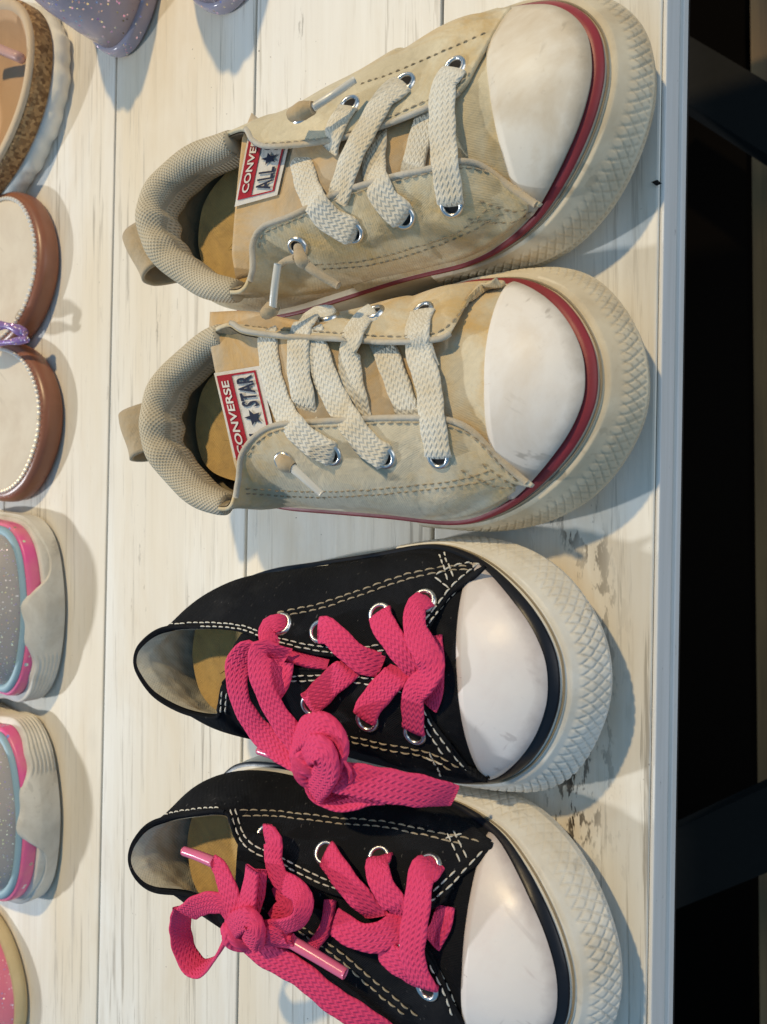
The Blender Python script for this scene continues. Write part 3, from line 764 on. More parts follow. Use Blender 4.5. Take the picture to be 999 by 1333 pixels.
T1 = [(590, 130, .0310, 600, 212, .0310), (520, 160, .0345, 520, 232, .0345), (440, 185, .0385, 450, 250, .0385), (370, 188, .0395, 385, 282, .0395), (335, 176, .0405, 345, 322, .0385), (314, 164, .0415, 298, 338, .0400)]
C2 = [(647, 360, None, 0.785, 1), (628, 382, None, 0.775, 1), (608, 408, None, 0.745, 1), (585, 434, .0335, 0.69, 1), (556, 443, .0348, .60, 1), (500, 445, .0370, None, 1), (440, 441, .0395, None, 1), (370, 437, .0425, None, 1), (318, 430, .0445, None, 1), (298, 420, .0445, None, 1), (272, 432, .0425, None, 1), (232, 462, .0430, None, 1), (198, 502, .0455, None, 1), (186, 545, .0475, None, 1), (194, 588, .0470, None, -1), (220, 625, .0445, None, -1), (258, 655, .0420, None, -1), (298, 664, .0410, None, -1), (309, 628, .0420, None, -1), (314, 592, .0435, None, -1), (334, 566, .0435, None, -1), (365, 552, .0425, None, -1), (440, 547, .0395, None, -1), (500, 544, .0370, None, -1), (556, 544, .0348, .60, -1), (590, 549, .0335, 0.68, -1), (620, 562, None, 0.735, -1), (655, 597, None, 0.775, -1), (693, 635, None, 0.815, -1)]
T2 = [(580, 440, .0310, 590, 550, .0310), (520, 444, .0335, 520, 548, .0335), (450, 442, .0370, 450, 550, .0370), (380, 438, .0415, 380, 556, .0410), (318, 424, .0415, 345, 588, .0385), (266, 424, .0435, 306, 622, .0395)]
C3 = [(630, 735, None, 0.79, 1), (607, 765, None, 0.775, 1), (585, 781, None, 0.745, 1), (560, 815, .0320, 0.69, 1), (540, 836, .0335, .60, 1), (508, 850, .0350, None, 1), (430, 853, .0385, None, 1), (374, 842, .0410, None, 1), (342, 832, .0425, None, 1), (306, 819, .0415, None, 1), (255, 816, .0410, None, 1), (210, 819, .0430, None, 1), (183, 838, .0455, None, 1), (175, 860, .0465, None, 1), (182, 882, .0460, None, -1), (203, 908, .0440, None, -1), (240, 928, .0420, None, -1), (281, 934, .0410, None, -1), (284, 912, .0420, None, -1), (290, 889, .0430, None, -1), (310, 878, .0430, None, -1), (374, 872, .0410, None, -1), (430, 873, .0385, None, -1), (490, 877, .0355, None, -1), (530, 884, .0335, .60, -1), (548, 898, .0320, 0.68, -1), (563, 932, None, 0.735, -1), (590, 968, None, 0.775, -1), (620, 1006, None, 0.8, -1)]
T3 = [(560, 822, .0300, 556, 905, .0300), (500, 838, .0335, 500, 895, .0335), (430, 842, .0370, 430, 890, .0370), (370, 836, .0405, 370, 890, .0400), (325, 836, .0430, 320, 890, .0430), (300, 850, .0445, 296, 900, .0440)]
C4 = [(643, 1101, None, 0.79, 1), (625, 1125, None, 0.775, 1), (602, 1143, None, 0.745, 1), (580, 1168, .0320, 0.69, 1), (558, 1182, .0335, .60, 1), (522, 1180, .0350, None, 1), (430, 1162, .0385, None, 1), (360, 1128, .0415, None, 1), (322, 1112, .0425, None, 1), (305, 1088, .0425, None, 1), (294, 1058, .0420, None, 1), (254, 1059, .0415, None, 1), (200, 1070, .0430, None, 1), (176, 1092, .0455, None, 1), (168, 1118, .0465, None, 1), (177, 1143, .0460, None, -1), (200, 1160, .0440, None, -1), (244, 1165, .0420, None, -1), (292, 1174, .0405, None, -1), (318, 1168, .0415, None, -1), (345, 1164, .0425, None, -1), (400, 1182, .0405, None, -1), (460, 1200, .0375, None, -1), (510, 1214, .0350, None, -1), (540, 1224, .0335, .60, -1), (558, 1240, .0320, 0.68, -1), (578, 1270, None, 0.735, -1), (590, 1298, None, 0.775, -1), (608, 1330, None, 0.8, -1)]
T4 = [(580, 1172, .0300, 566, 1245, .0300), (510, 1178, .0335, 510, 1225, .0335), (440, 1158, .0370, 440, 1205, .0370), (370, 1130, .0405, 370, 1185, .0400), (330, 1115, .0430, 330, 1176, .0430), (306, 1110, .0440, 304, 1165, .0435)]

setup(S1, RUB1, RED, RUB1, CAP1, BEIGE1, .0315, .0335, .784, .000, C1, BEIGE1, LINB, T1, TONGUE, INS, (.26, .70))
setup(S2, RUB1, RED, RUB1, CAP2, BEIGE2, .0315, .0335, .784, .000, C2, BEIGE2, LINB, T2, TONGUE, INS, (.26, .70))
setup(S3, RUB2, INK, RUB2, CAP3, BLACK, .0315, .0330, .772, -.012, C3, BLACK, LINW, T3, BLACK, INS, (.24, .72))
setup(S4, RUB2, INK, RUB2, CAP3, BLACK, .0315, .0330, .772, -.012, C4, BLACK, LINW, T4, BLACK, INS, (.24, .72))

# ------------------------------------------------------------------ cream sneakers: collar, binding, loop, label, eyelets, laces
def t_idx(S, px, py):
    """index of the topline sample nearest to a pixel"""
    d = S.T - _O; u = 499.5 + FPX * (d @ _R) / (d @ _F); v = 666.5 - FPX * (d @ _U) / (d @ _F)
    return int(np.argmin((u - px) ** 2 + (v - py) ** 2))
def collar_pad(S, p0, p1, seed):
    i0, i1 = t_idx(S, *p0), t_idx(S, *p1); C = S.T[i0:i1 + 1].copy()
    ctr = C.mean(0); inn = ctr - C; inn[:, 2] = 0; inn /= np.linalg.norm(inn, axis=1, keepdims=True)
    C = C + inn * .0022 + np.array([0, 0, -.0026]); C = resample(C, 260)
    for _ in range(6): C[1:-1] = (C[:-2] + C[1:-1] * 2 + C[2:]) / 4
    inn = ctr - C; inn[:, 2] = 0; inn /= np.linalg.norm(inn, axis=1, keepdims=True)
    n, k = len(C), 40; t = np.linspace(0, 1, n); u = arclen(C)
    T = np.gradient(C, axis=0); T /= np.linalg.norm(T, axis=1, keepdims=True)
    S_ = inn - T * (inn * T).sum(1, keepdims=True); S_ /= np.linalg.norm(S_, axis=1, keepdims=True); Nn = np.cross(S_, T); Nn *= np.sign(Nn[:, 2:3])
    a = np.linspace(0, 2 * np.pi, k, endpoint=False)[None, :]
    env = .62 + .38 * np.sin(np.pi * np.clip(t, 0, 1)) ** .4
    # folds across the padding, strongest at the heel bend
    ph = u[:, None] * 2 * np.pi / .0105 + seed; fold = np.exp(-((t[:, None] - .52) / .17) ** 2)
    inner = .5 + .5 * np.cos(a)
    lump = 1 + .17 * fold * inner * np.sin(ph + .6 * np.sin(a)) + .05 * np.sin(u[:, None] * 300 + seed * 2 + a)
    rx = .0046 * env[:, None] * lump; rz = .0046 * env[:, None] * lump
    V = C[:, None] + S_[:, None] * (np.cos(a) * rx)[..., None] + Nn[:, None] * (np.sin(a) * rz)[..., None]
    # padding also runs down inside the heel
    V -= np.array([0, 0, 1.0]) * (np.clip(np.cos(a), 0, 1) * np.clip(-np.sin(a), 0, 1) * .010)[..., None] * 1.0
    uv = np.stack([np.repeat(u, k), np.tile(np.arange(k) / k, n)], 1)
    V = V.reshape(-1, 3); F = grid_faces(n, k, cv=True) + [tuple(range(k)), tuple((n - 1) * k + j for j in range(k))[::-1]]
    o = mk('collar', V, F, MESH, S.root, uv); S.bv.add(V, F); return o
def binding(S, p0, p1, rad, mat, name='edge_binding'):
    i0, i1 = sorted((t_idx(S, *p0), t_idx(S, *p1))); C = resample(S.T[i0:i1 + 1], 160) + np.array([0, 0, -.0003])
    V, F, uv = tube(C, rad, 8); mk(name, V, F, mat, S.root, uv)
def heel_loop(S, pts, z0, wdt):
    """canvas tab folded into a loop behind the collar; pts = pixel path of the outer fold, zs"""
    a, b = pts                                           # ends of the fold line (pixels)
    A, B = P(*a, z0), P(*b, z0 - .001); C = S.w(np.array([[.006, 0, z0 - .006]]))[0]
    ax = (B - A); ln = np.linalg.norm(ax); ax /= ln
    prof = []
    M = (A + B) / 2; back = M - C; back -= ax * (back @ ax); 
    t = np.linspace(0, 1, 26)
    up = np.array([0, 0, 1.0])
    path = CRS(np.array([C + up * .0045 - back * .1, C + back * .55 + up * .0062, C + back * .92 + up * .0035, C + back * 1.0 - up * .0005, C + back * .90 - up * .0040, C + back * .45 - up * .0105, C - up * .016 + back * .12]), 8)
    G = path[:, None] + ax[None, None] * (np.linspace(-.5, .5, 14) * ln)[None, :, None]
    G[:, :, 2] += .0004 * np.sin(np.linspace(0, 6, 14))[None, :]
    shell('heel_loop', G, .0010, ELAST, S.root)

def label(S, q, cut=None):
    """woven patch on the tongue; q = pixel corners (s0 left, s0 right, s1 left, s1 right)"""
    q = [np.array(x, float) for x in q]
    def at(sv, tv, off):
        px = (q[0] * (1 - tv) + q[1] * tv) * (1 - sv) + (q[2] * (1 - tv) + q[3] * tv) * sv
        h = hit(S.tb, *px)
        if h is None: return None
        return h[0] + h[1] * off
    def patch(name, s0, s1, t0, t1, off, mat, parent, n=22, m=14):
        G = []
        for a in np.linspace(s0, s1, n):
            row = [at(a, b, off) for b in np.linspace(t0, t1, m)]
            if any(r is None for r in row): continue
            G.append(row)
        if len(G) < 2: return None
        pass
        G = np.array(G)
        return mk(name, G.reshape(-1, 3), grid_faces(*G.shape[:2]), mat, parent, grid_uv(G))
    base = patch('label', -.07, 1.04, -.06, 1.08, .0007, LBW, S.tg)
    # edge of the patch has thickness: a narrow hem
    par = S.tg
    patch('label_band', 0, 1, 0, .36, .00095, LBR, par)
    for (a, b, c, d) in ((0, 1, .93, .98), (0, .022, .36, .98), (.978, 1, .36, .98)): patch('label_border', a, b, c, d, .00095, LBR, par, 22, 4)
    def put(verts, faces, mat, name):
        V = []; 
        for (sv, tv) in verts:
            p = at(sv, tv, .0012); V.append(p)
        ok = [p is not None for p in V]; V = [p if p is not None else np.zeros(3) for p in V]
        F = faces if all(ok) else []
        if F: mk(name, V, F, mat, par, smooth=False)
    def text(body, s0, s1, t_base, t_top, mat):
        cu = bpy.data.curves.new('t', 'FONT'); cu.body = body; cu.resolution_u = 4; cu.offset = .022
        ob = bpy.data.objects.new('t', cu); COL.objects.link(ob); bpy.context.view_layer.update()
        dg = bpy.context.evaluated_depsgraph_get(); me = bpy.data.meshes.new_from_object(ob.evaluated_get(dg))
        bm = bmesh.new(); bm.from_mesh(me); bmesh.ops.triangulate(bm, faces=bm.faces[:])
        V = np.array([v.co[:2] for v in bm.verts]); F = [[v.index for v in f.verts] for f in bm.faces]; bm.free()
        COL.objects.unlink(ob); bpy.data.objects.remove(ob); bpy.data.meshes.remove(me)
        x0, x1 = V[:, 0].min(), V[:, 0].max(); y0, y1 = V[:, 1].min(), V[:, 1].max()
        ST = [(s0 + (s1 - s0) * (x - x0) / (x1 - x0), t_base + (t_top - t_base) * (y - y0) / (y1 - y0)) for x, y in V]
        comp = list(range(len(V)))                           # one mesh per letter
        def find(i):
            while comp[i] != i: i = comp[i]
            return i
        for f in F:
            for i in f[1:]: comp[find(i)] = find(f[0])
        for r in sorted({find(f[0]) for f in F}):
            if all(at(*ST[i], .0012) is None for f in F if find(f[0]) == r for i in f): continue
            fs = [f for f in F if find(f[0]) == r]; ids = sorted({i for f in fs for i in f}); mp = {v: k for k, v in enumerate(ids)}
            put([ST[i] for i in ids], [[mp[i] for i in f] for f in fs], mat, 'letter')
    text('CONVERSE', .07, .93, .27, .09, LBW)
    text('ALL', .05, .38, .88, .46, LBN); text('STAR', .62, .96, .88, .46, LBN)
    st = []
    for i in range(10):
        r = .22 if i % 2 == 0 else .092; an = math.radians(90 + 36 * i); st.append((.50 + .42 * r * math.cos(an) * 1.0, .67 - r * 1.05 * math.sin(an)))
    put(st + [(.50, .67)], [(i, (i + 1) % 10, 10) for i in range(10)], LBN, 'label_star')

def finish_cream(S, d):
    collar_pad(S, *d['pad'], d['seed']); S.finish()
    binding(S, *d['bind_far'], .00075, PIPE); binding(S, *d['bind_near'], .00085, PIPE)
    heel_loop(S, d['loop'], .044, .014)
    label(S, d['label'])
    for e in d['eye']: S.eyelet(*e, rad=.0032)
    S.finish()
    for l in d['laces']: S.lace(*l[:2], **(l[2] if len(l) > 2 else {}))
    S.stitch(d['st'], STB, ln=.0016, gap=.0007, r=.00022)
    S.stitch(d['st_dark'], STD, ln=.0012, gap=.0009, r=.0002, off=.0001)

WL = .0073
finish_cream(S1, dict(pad=((300, 170), (305, 380)), seed=.4, bind_far=((597, 119), (318, 168)), bind_near=((325, 365), (700, 268)), loop=((152, 283), (176, 334)),
    label=((312, 262), (361, 250), (332, 158), (380, 166)),
    eye=[(392, 150), (455, 137), (527, 108), (592, 88), (388, 322), (460, 303), (526, 283), (588, 267)],
    laces=[([(532, 246), (540, 205), (556, 145)], WL * .9, dict(ends=(-1, -1), arch=.0006)),
           ([(453, 139), (438, 162), (429, 196)], WL * .9, dict(ends=(1, 0), arch=.001)),
           ([(524, 109), (500, 127), (478, 165), (457, 205), (438, 262)], WL, dict(ends=(1, -1), arch=.0022)),
           ([(388, 176), (398, 236), (422, 280), (459, 303)], WL, dict(ends=(-1, 1), arch=.0014)),
           ([(492, 152), (486, 212), (498, 256), (524, 282)], WL, dict(ends=(-1, 1), arch=.0014)),
           ([(591, 90), (577, 112), (575, 155), (578, 205), (586, 264)], WL, dict(ends=(1, 1), arch=.0026))],
    st=[[(345, 188), (425, 180), (490, 160), (555, 132), (597, 112), (630, 72)], [(338, 322), (345, 303), (385, 286), (442, 258), (512, 237), (560, 226), (600, 218), (640, 226), (690, 262)]],
    st_dark=[[(470, 110), (520, 92), (580, 66), (640, 40)], [(400, 345), (470, 340), (540, 322), (600, 300), (640, 268)], [(420, 350), (480, 345), (545, 328), (612, 302), (655, 275)], [(610, 285), (660, 290), (695, 275)], [(625, 262), (665, 275), (690, 272)]]))
for nm_, pts_, zs_ in (('elastic_knot', [(388, 322), (392, 338), (400, 345)], (.045, .0475, .0465)), ):
    S1.rod(pts_, [.0012, .0019, .0014], ELAST, nm_, zs_)
S1.rod([(400, 346), (420, 360), (441, 372)], [.0013, .00105, .0010], ELAST, 'cord_end', (.0465, .0450, .0435))
S1.rod([(386, 336), (372, 340), (362, 348)], [.0012, .0009, .001], ELAST, 'cord_end', (.0460, .0450, .0445))
S1.rod([(380, 150), (394, 144), (408, 140)], [.0017, .0023, .0016], ELAST, 'elastic_knot', (.0465, .0475, .0470))
S1.rod([(408, 140), (436, 122), (462, 104)], [.0010, .0009, .0009], AGW, 'cord_end', (.0468, .0450, .0420))
finish_cream(S2, dict(pad=((286, 426), (290, 662)), seed=1.7, bind_far=((585, 434), (300, 420)), bind_near=((306, 645), (684, 628)), loop=((157, 522), (171, 578)),
    label=((311, 600), (366, 604), (285, 490), (337, 482)),
    eye=[(352, 412), (428, 412), (487, 407), (551, 405), (370, 601), (432, 592), (501, 595), (571, 595)],
    laces=[([(494, 436), (518, 502), (540, 564)], WL * .95, dict(ends=(-1, -1), arch=.0006)),
           ([(430, 411), (405, 413), (390, 432), (388, 480), (395, 520), (406, 568)], WL, dict(ends=(1, -1), arch=.0012)),
           ([(486, 406), (470, 416), (457, 442), (456, 490), (474, 566)], WL, dict(ends=(1, -1), arch=.0012)),
           ([(347, 430), (353, 488), (372, 540), (400, 573), (431, 591)], WL, dict(ends=(-1, 1), arch=.0016)),
           ([(404, 430), (426, 498), (452, 545), (478, 580), (500, 595)], WL, dict(ends=(-1, 1), arch=.0012)),
           ([(560, 478), (552, 455), (543, 430)], WL * .7, dict(arch=.0006)),
           ([(550, 404), (543, 425), (545, 460), (557, 500), (562, 545), (570, 594)], WL, dict(ends=(1, 1), arch=.0026))],
    st=[[(318, 424), (370, 430), (440, 434), (500, 438), (556, 436), (582, 426), (612, 392)], [(322, 592), (340, 572), (368, 559), (440, 555), (500, 551), (556, 551), (588, 556), (618, 570), (650, 603), (678, 630)]],
    st_dark=[[(320, 636), (400, 640), (470, 638), (540, 632), (600, 624), (640, 612)], [(320, 642), (400, 647), (470, 645), (540, 639), (600, 632), (650, 622)], [(600, 612), (640, 632), (668, 636)], [(628, 604), (650, 620), (672, 634)]]))
S2.rod([(366, 598), (372, 604), (382, 609)], [.0017, .0023, .0015], ELAST, 'elastic_knot', (.0450, .0470, .0465))
S2.rod([(381, 609), (400, 626), (419, 643)], [.0012, .0010, .0009], AGW, 'cord_end', (.0465, .0450, .0430))
S2.rod([(346, 408), (354, 402), (360, 398)], [.0017, .0021, .0014], ELAST, 'elastic_knot', (.0460, .0475, .0475))
S2.rod([(355, 402), (358, 372), (362, 343)], [.0011, .0010, .0010], AGW, 'cord_end', (.0480, .0500, .0510))

# ------------------------------------------------------------------ black sneakers: eyelets, stitching, pink laces
WP = .0070
def finish_black(S, d):
    binding(S, *d['bind_far'], .0005, BLACK); binding(S, *d['bind_near'], .0005, BLACK)
    binding(S, *d['rim'], .0006, d.get('rim_mat', BLACK), 'collar_rim')
    for e in d['eye']: S.eyelet(*e, rad=.0034)
    S.stitch(d['st'], STW, ln=.0020, gap=.0007, r=.00024)
    S.stitch(d['st_tan'], STB, ln=.0022, gap=.0007, r=.00025, off=.0001)
finish_black(S3, dict(bind_far=((560, 815), (345, 833)), bind_near=((290, 889), (618, 1004)), rim=((335, 830), (283, 925)),
    eye=[(366, 812), (417, 822), (495, 800), (552, 782), (406, 918), (478, 938), (540, 955)],
    st=[[(212, 814), (260, 811), (306, 813), (340, 822), (360, 830), (430, 843), (505, 838), (545, 815), (566, 792), (590, 762), (622, 735)],
        [(215, 819), (262, 816), (306, 818), (340, 828)], [(352, 834), (430, 849), (508, 845), (548, 822), (570, 797), (596, 768)],
        [(290, 900), (287, 930)], [(296, 902), (294, 932)], [(368, 880), (430, 879), (490, 884), (525, 892), (545, 912), (565, 948), (592, 985), (612, 1008)], [(368, 886), (430, 886), (488, 891), (520, 899), (538, 916), (556, 950), (584, 990)],
        [(572, 722), (585, 760)], [(578, 720), (592, 756)], [(568, 748), (600, 735), (625, 735)], [(566, 752), (590, 770)], [(556, 985), (590, 1000)], [(560, 978), (575, 1010)]],
    st_tan=[[(362, 798), (420, 785), (480, 765), (530, 748), (580, 738), (620, 737)], [(366, 803), (422, 791), (482, 771), (532, 754), (582, 743), (616, 742)],
            [(384, 945), (440, 955), (500, 968), (560, 980), (600, 1000)], [(386, 951), (440, 961), (500, 975), (556, 986), (596, 1008)]]))
finish_black(S4, dict(bind_far=((580, 1168), (296, 1060)), bind_near=((345, 1164), (606, 1328)), rim=((292, 1058), (300, 1174)),
    eye=[(346, 1088), (424, 1110), (494, 1117), (559, 1128), (556, 1286), (508, 1234)],
    st=[[(300, 1055), (310, 1086), (326, 1106), (362, 1122), (430, 1154), (520, 1172), (556, 1174), (578, 1160), (604, 1134), (636, 1100)], [(306, 1053), (316, 1082), (332, 1101), (366, 1116), (432, 1147), (520, 1165), (552, 1166), (572, 1153), (600, 1126)],
        [(200, 1064), (250, 1054), (290, 1052)], [(560, 1256), (578, 1290), (592, 1330)], [(566, 1250), (586, 1288), (602, 1330)],
        [(582, 1085), (600, 1125)], [(590, 1082), (608, 1118)], [(580, 1092), (612, 1082)]],
    st_tan=[[(312, 1055), (360, 1056), (430, 1064), (500, 1070), (560, 1082), (610, 1092), (636, 1100)], [(316, 1062), (362, 1063), (430, 1071), (500, 1077), (560, 1089), (606, 1100)],
            [(390, 1204), (440, 1236), (490, 1278), (546, 1324)], [(388, 1212), (434, 1242), (484, 1286), (536, 1328)]]))
L3 = S3.lace; L4 = S4.lace
# sneaker with the knot: lower layers first
L3([(402, 918), (415, 905), (436, 884), (458, 868)], WP, ends=(1, 0), arch=.0012, lift=.0012)
L3([(474, 936), (480, 920), (500, 895), (522, 872)], WP, ends=(1, 0), arch=.0012, lift=.0012)
L3([(416, 820), (428, 822), (452, 845), (472, 860), (497, 866)], WP, ends=(1, 0), arch=.0024, lift=.0016)
L3([(494, 798), (498, 812), (518, 842), (546, 878)], WP, ends=(1, 0), arch=.0026, lift=.0016)
L3([(566, 828), (569, 868), (566, 905), (560, 920)], WP * .6, arch=.0005)
L3([(552, 781), (541, 790), (541, 822), (559, 858), (556, 882), (538, 905), (538, 952)], [WP * .8, WP * .8, WP * .9, WP, WP, WP * .9, WP * .9], ends=(1, 1), arch=.0042, lift=.0022, roll=[0, 0, 10, 25, -15, 0, 0])
L3([(366, 811), (350, 815), (350, 832), (374, 851), (400, 860), (428, 866)], [.005, .0052, .0048, .0038, .0036, .0032], ends=(1, 0), arch=.0015, roll=[0, 0, 30, 45, 40, 30], thick=.002)
S3.finish()
L3([(368, 862), (364, 885), (352, 900)], WP, zs=(.0430, .0440, .0450), name='bow_loop')
L3([(372, 858), (345, 846), (338, 866), (342, 892), (358, 926), (384, 962), (400, 980)], WP, zs=(.0430, .0475, .0490, .0490, .0470, .0450, .0450), roll=[0, 30, 15, 0, 0, 10, 20], name='bow_loop')
L3([(350, 866), (330, 846), (311, 862), (308, 890), (316, 920), (340, 955), (376, 982), (400, 990)], WP, zs=(.0430, .0470, .0480, .0475, .0455, .0425, .0420, .0430), roll=[0, 40, 25, 5, 0, 10, 30, 40], name='bow_loop')
S3.knot(410, 988, .0415, .0075, LACEP, sq=(.95, 1.15, .8), turns=3, wr=.0026)
L3([(396, 1004), (384, 975), (398, 950), (424, 948), (440, 968), (436, 996)], .0075, zs=(.0400, .0440, .0470, .0475, .0465, .0440), roll=[60, 50, 25, 0, -20, -40], name='bow_wrap', thick=.0020)
L3([(392, 985), (402, 975), (420, 980), (424, 1005), (408, 1030)], .0075, zs=(.0440, .0480, .0500, .0480, .0430), roll=[0, 10, 5, 0, 0], name='bow_wrap', thick=.0020)
L3([(420, 1010), (440, 1012), (475, 1018), (520, 1026), (560, 1032), (592, 1036)], [.0070, .0082, .0085, .0085, .0078, .006], zs=(.0450, .0450, .0430, .0395, .0350, .0290), name='lace_end')
L3([(408, 1014), (420, 1034), (450, 1042), (476, 1034), (500, 1030)], .006, zs=(.0430, .0410, .0400, .0400, .0390), roll=[40, 50, 40, 30, 20], name='lace_end')
L3([(425, 975), (445, 990), (452, 1003), (440, 1012)], .0065, zs=(.0450, .0450, .0440, .0430), roll=[-30, -50, -30, 0], name='bow_wrap')
S3.rod([(337, 977), (356, 983), (378, 990)], [.0011, .0012, .0013], AGP, 'aglet', (.0400, .0405, .0415))
# sneaker with the bow
L4([(430, 1172), (424, 1208), (404, 1236)], .0032, arch=.001, thick=.0022)
L4([(494, 1232), (508, 1246), (530, 1262), (552, 1284)], WP * 1.05, ends=(0, 1), arch=.002)
L4([(436, 1200), (460, 1216), (485, 1222), (510, 1212), (528, 1196)], WP, arch=.0022, lift=.0016, roll=[20, 10, 0, 0, 0])
L4([(425, 1111), (432, 1122), (455, 1154), (490, 1192)], WP, ends=(1, 0), arch=.0030, lift=.0018)
L4([(494, 1117), (490, 1128), (500, 1158), (526, 1192)], WP, ends=(1, 0), arch=.0036, lift=.0020)
L4([(580, 1180), (574, 1205), (562, 1226)], WP * .75, arch=.0008)
L4([(560, 1127), (548, 1140), (542, 1185), (536, 1230), (540, 1260), (553, 1285)], WP * 1.05, ends=(1, 1), arch=.0042, lift=.0024)
S4.finish()
L4([(346, 1087), (355, 1092), (356, 1122), (366, 1146), (388, 1160), (396, 1180), (386, 1200), (356, 1208), (326, 1210)], [.0058, .006, .006, .006, .0055, .005, .005, .005, .0045], ends=(1, 0), zs=(.0425, .0445, .0450, .0455, .0470, .0480, .0485, .0480, .0475), roll=[0, 0, 0, 5, 25, 50, 40, 20, 10])
L4([(362, 1150), (372, 1178), (358, 1200)], .006, zs=(.0430, .0440, .0440), name='bow_loop')
L4([(372, 1215), (350, 1216), (325, 1212)], .0055, zs=(.0470, .0480, .0480), roll=[10, 20, 10], name='bow_loop', thick=.0022)
L4([(384, 1226), (356, 1224), (328, 1218)], .0045, zs=(.0450, .0465, .0470), roll=[30, 40, 30], name='bow_loop', thick=.0022)
L4([(312, 1212), (300, 1192), (286, 1176), (262, 1178), (243, 1190)], [.0055, .006, .0064, .0066, .0066], zs=(.0480, .0490, .0500, .0495, .0480), roll=[0, 10, 10, 20, 38], name='bow_loop')
L4([(240, 1180), (235, 1204), (240, 1235), (254, 1258), (270, 1258), (285, 1240), (296, 1216), (312, 1206)], [.0066, .0066, .0066, .0066, .0064, .006, .0055, .005], zs=(.0470, .0430, .0400, .0390, .0395, .0420, .0460, .0480), roll=[62, 66, 60, 60, 68, 72, 50, 20], name='bow_loop')
L4([(278, 1122), (288, 1136), (300, 1168), (312, 1202)], [.0045, .0062, .0070, .006], zs=(.0485, .0495, .0500, .0490), name='lace_end')
L4([(328, 1130), (326, 1150), (322, 1175), (318, 1202)], [.0068, .0066, .006, .0055], zs=(.0490, .0495, .0500, .0495), roll=[-25, -20, -10, 0], name='bow_loop')
L4([(336, 1132), (334, 1158), (326, 1190)], .005, zs=(.0470, .0475, .0480), roll=[30, 30, 20], name='bow_loop')
S4.rod([(240, 1108), (258, 1114), (280, 1123)], [.0013, .0014, .0015], AGP, 'aglet', (.0470, .0475, .0485))
S4.knot(314, 1212, .0455, .0055, LACEP, sq=(1.15, .9, .85), turns=3, wr=.0022)
L4([(302, 1222), (306, 1204), (322, 1196), (334, 1206), (334, 1224)], .0060, zs=(.0455, .0500, .0515, .0510, .0480), roll=[10, 10, 0, -10, -20], name='bow_wrap', thick=.0022)
L4([(318, 1196), (330, 1206), (326, 1228)], .0055, zs=(.0490, .0520, .0490), name='bow_wrap', thick=.0022)
L4([(316, 1222), (340, 1240), (388, 1266), (432, 1302), (480, 1332), (540, 1372)], [.006, .0075, .0080, .0082, .0080, .0075], zs=(.0460, .0450, .0420, .0385, .0340, .0260), name='lace_end')
S4.rod([(380, 1226), (414, 1246), (450, 1268)], [.0016, .0015, .0014], AGP, 'aglet', (.0445, .0430, .0415))

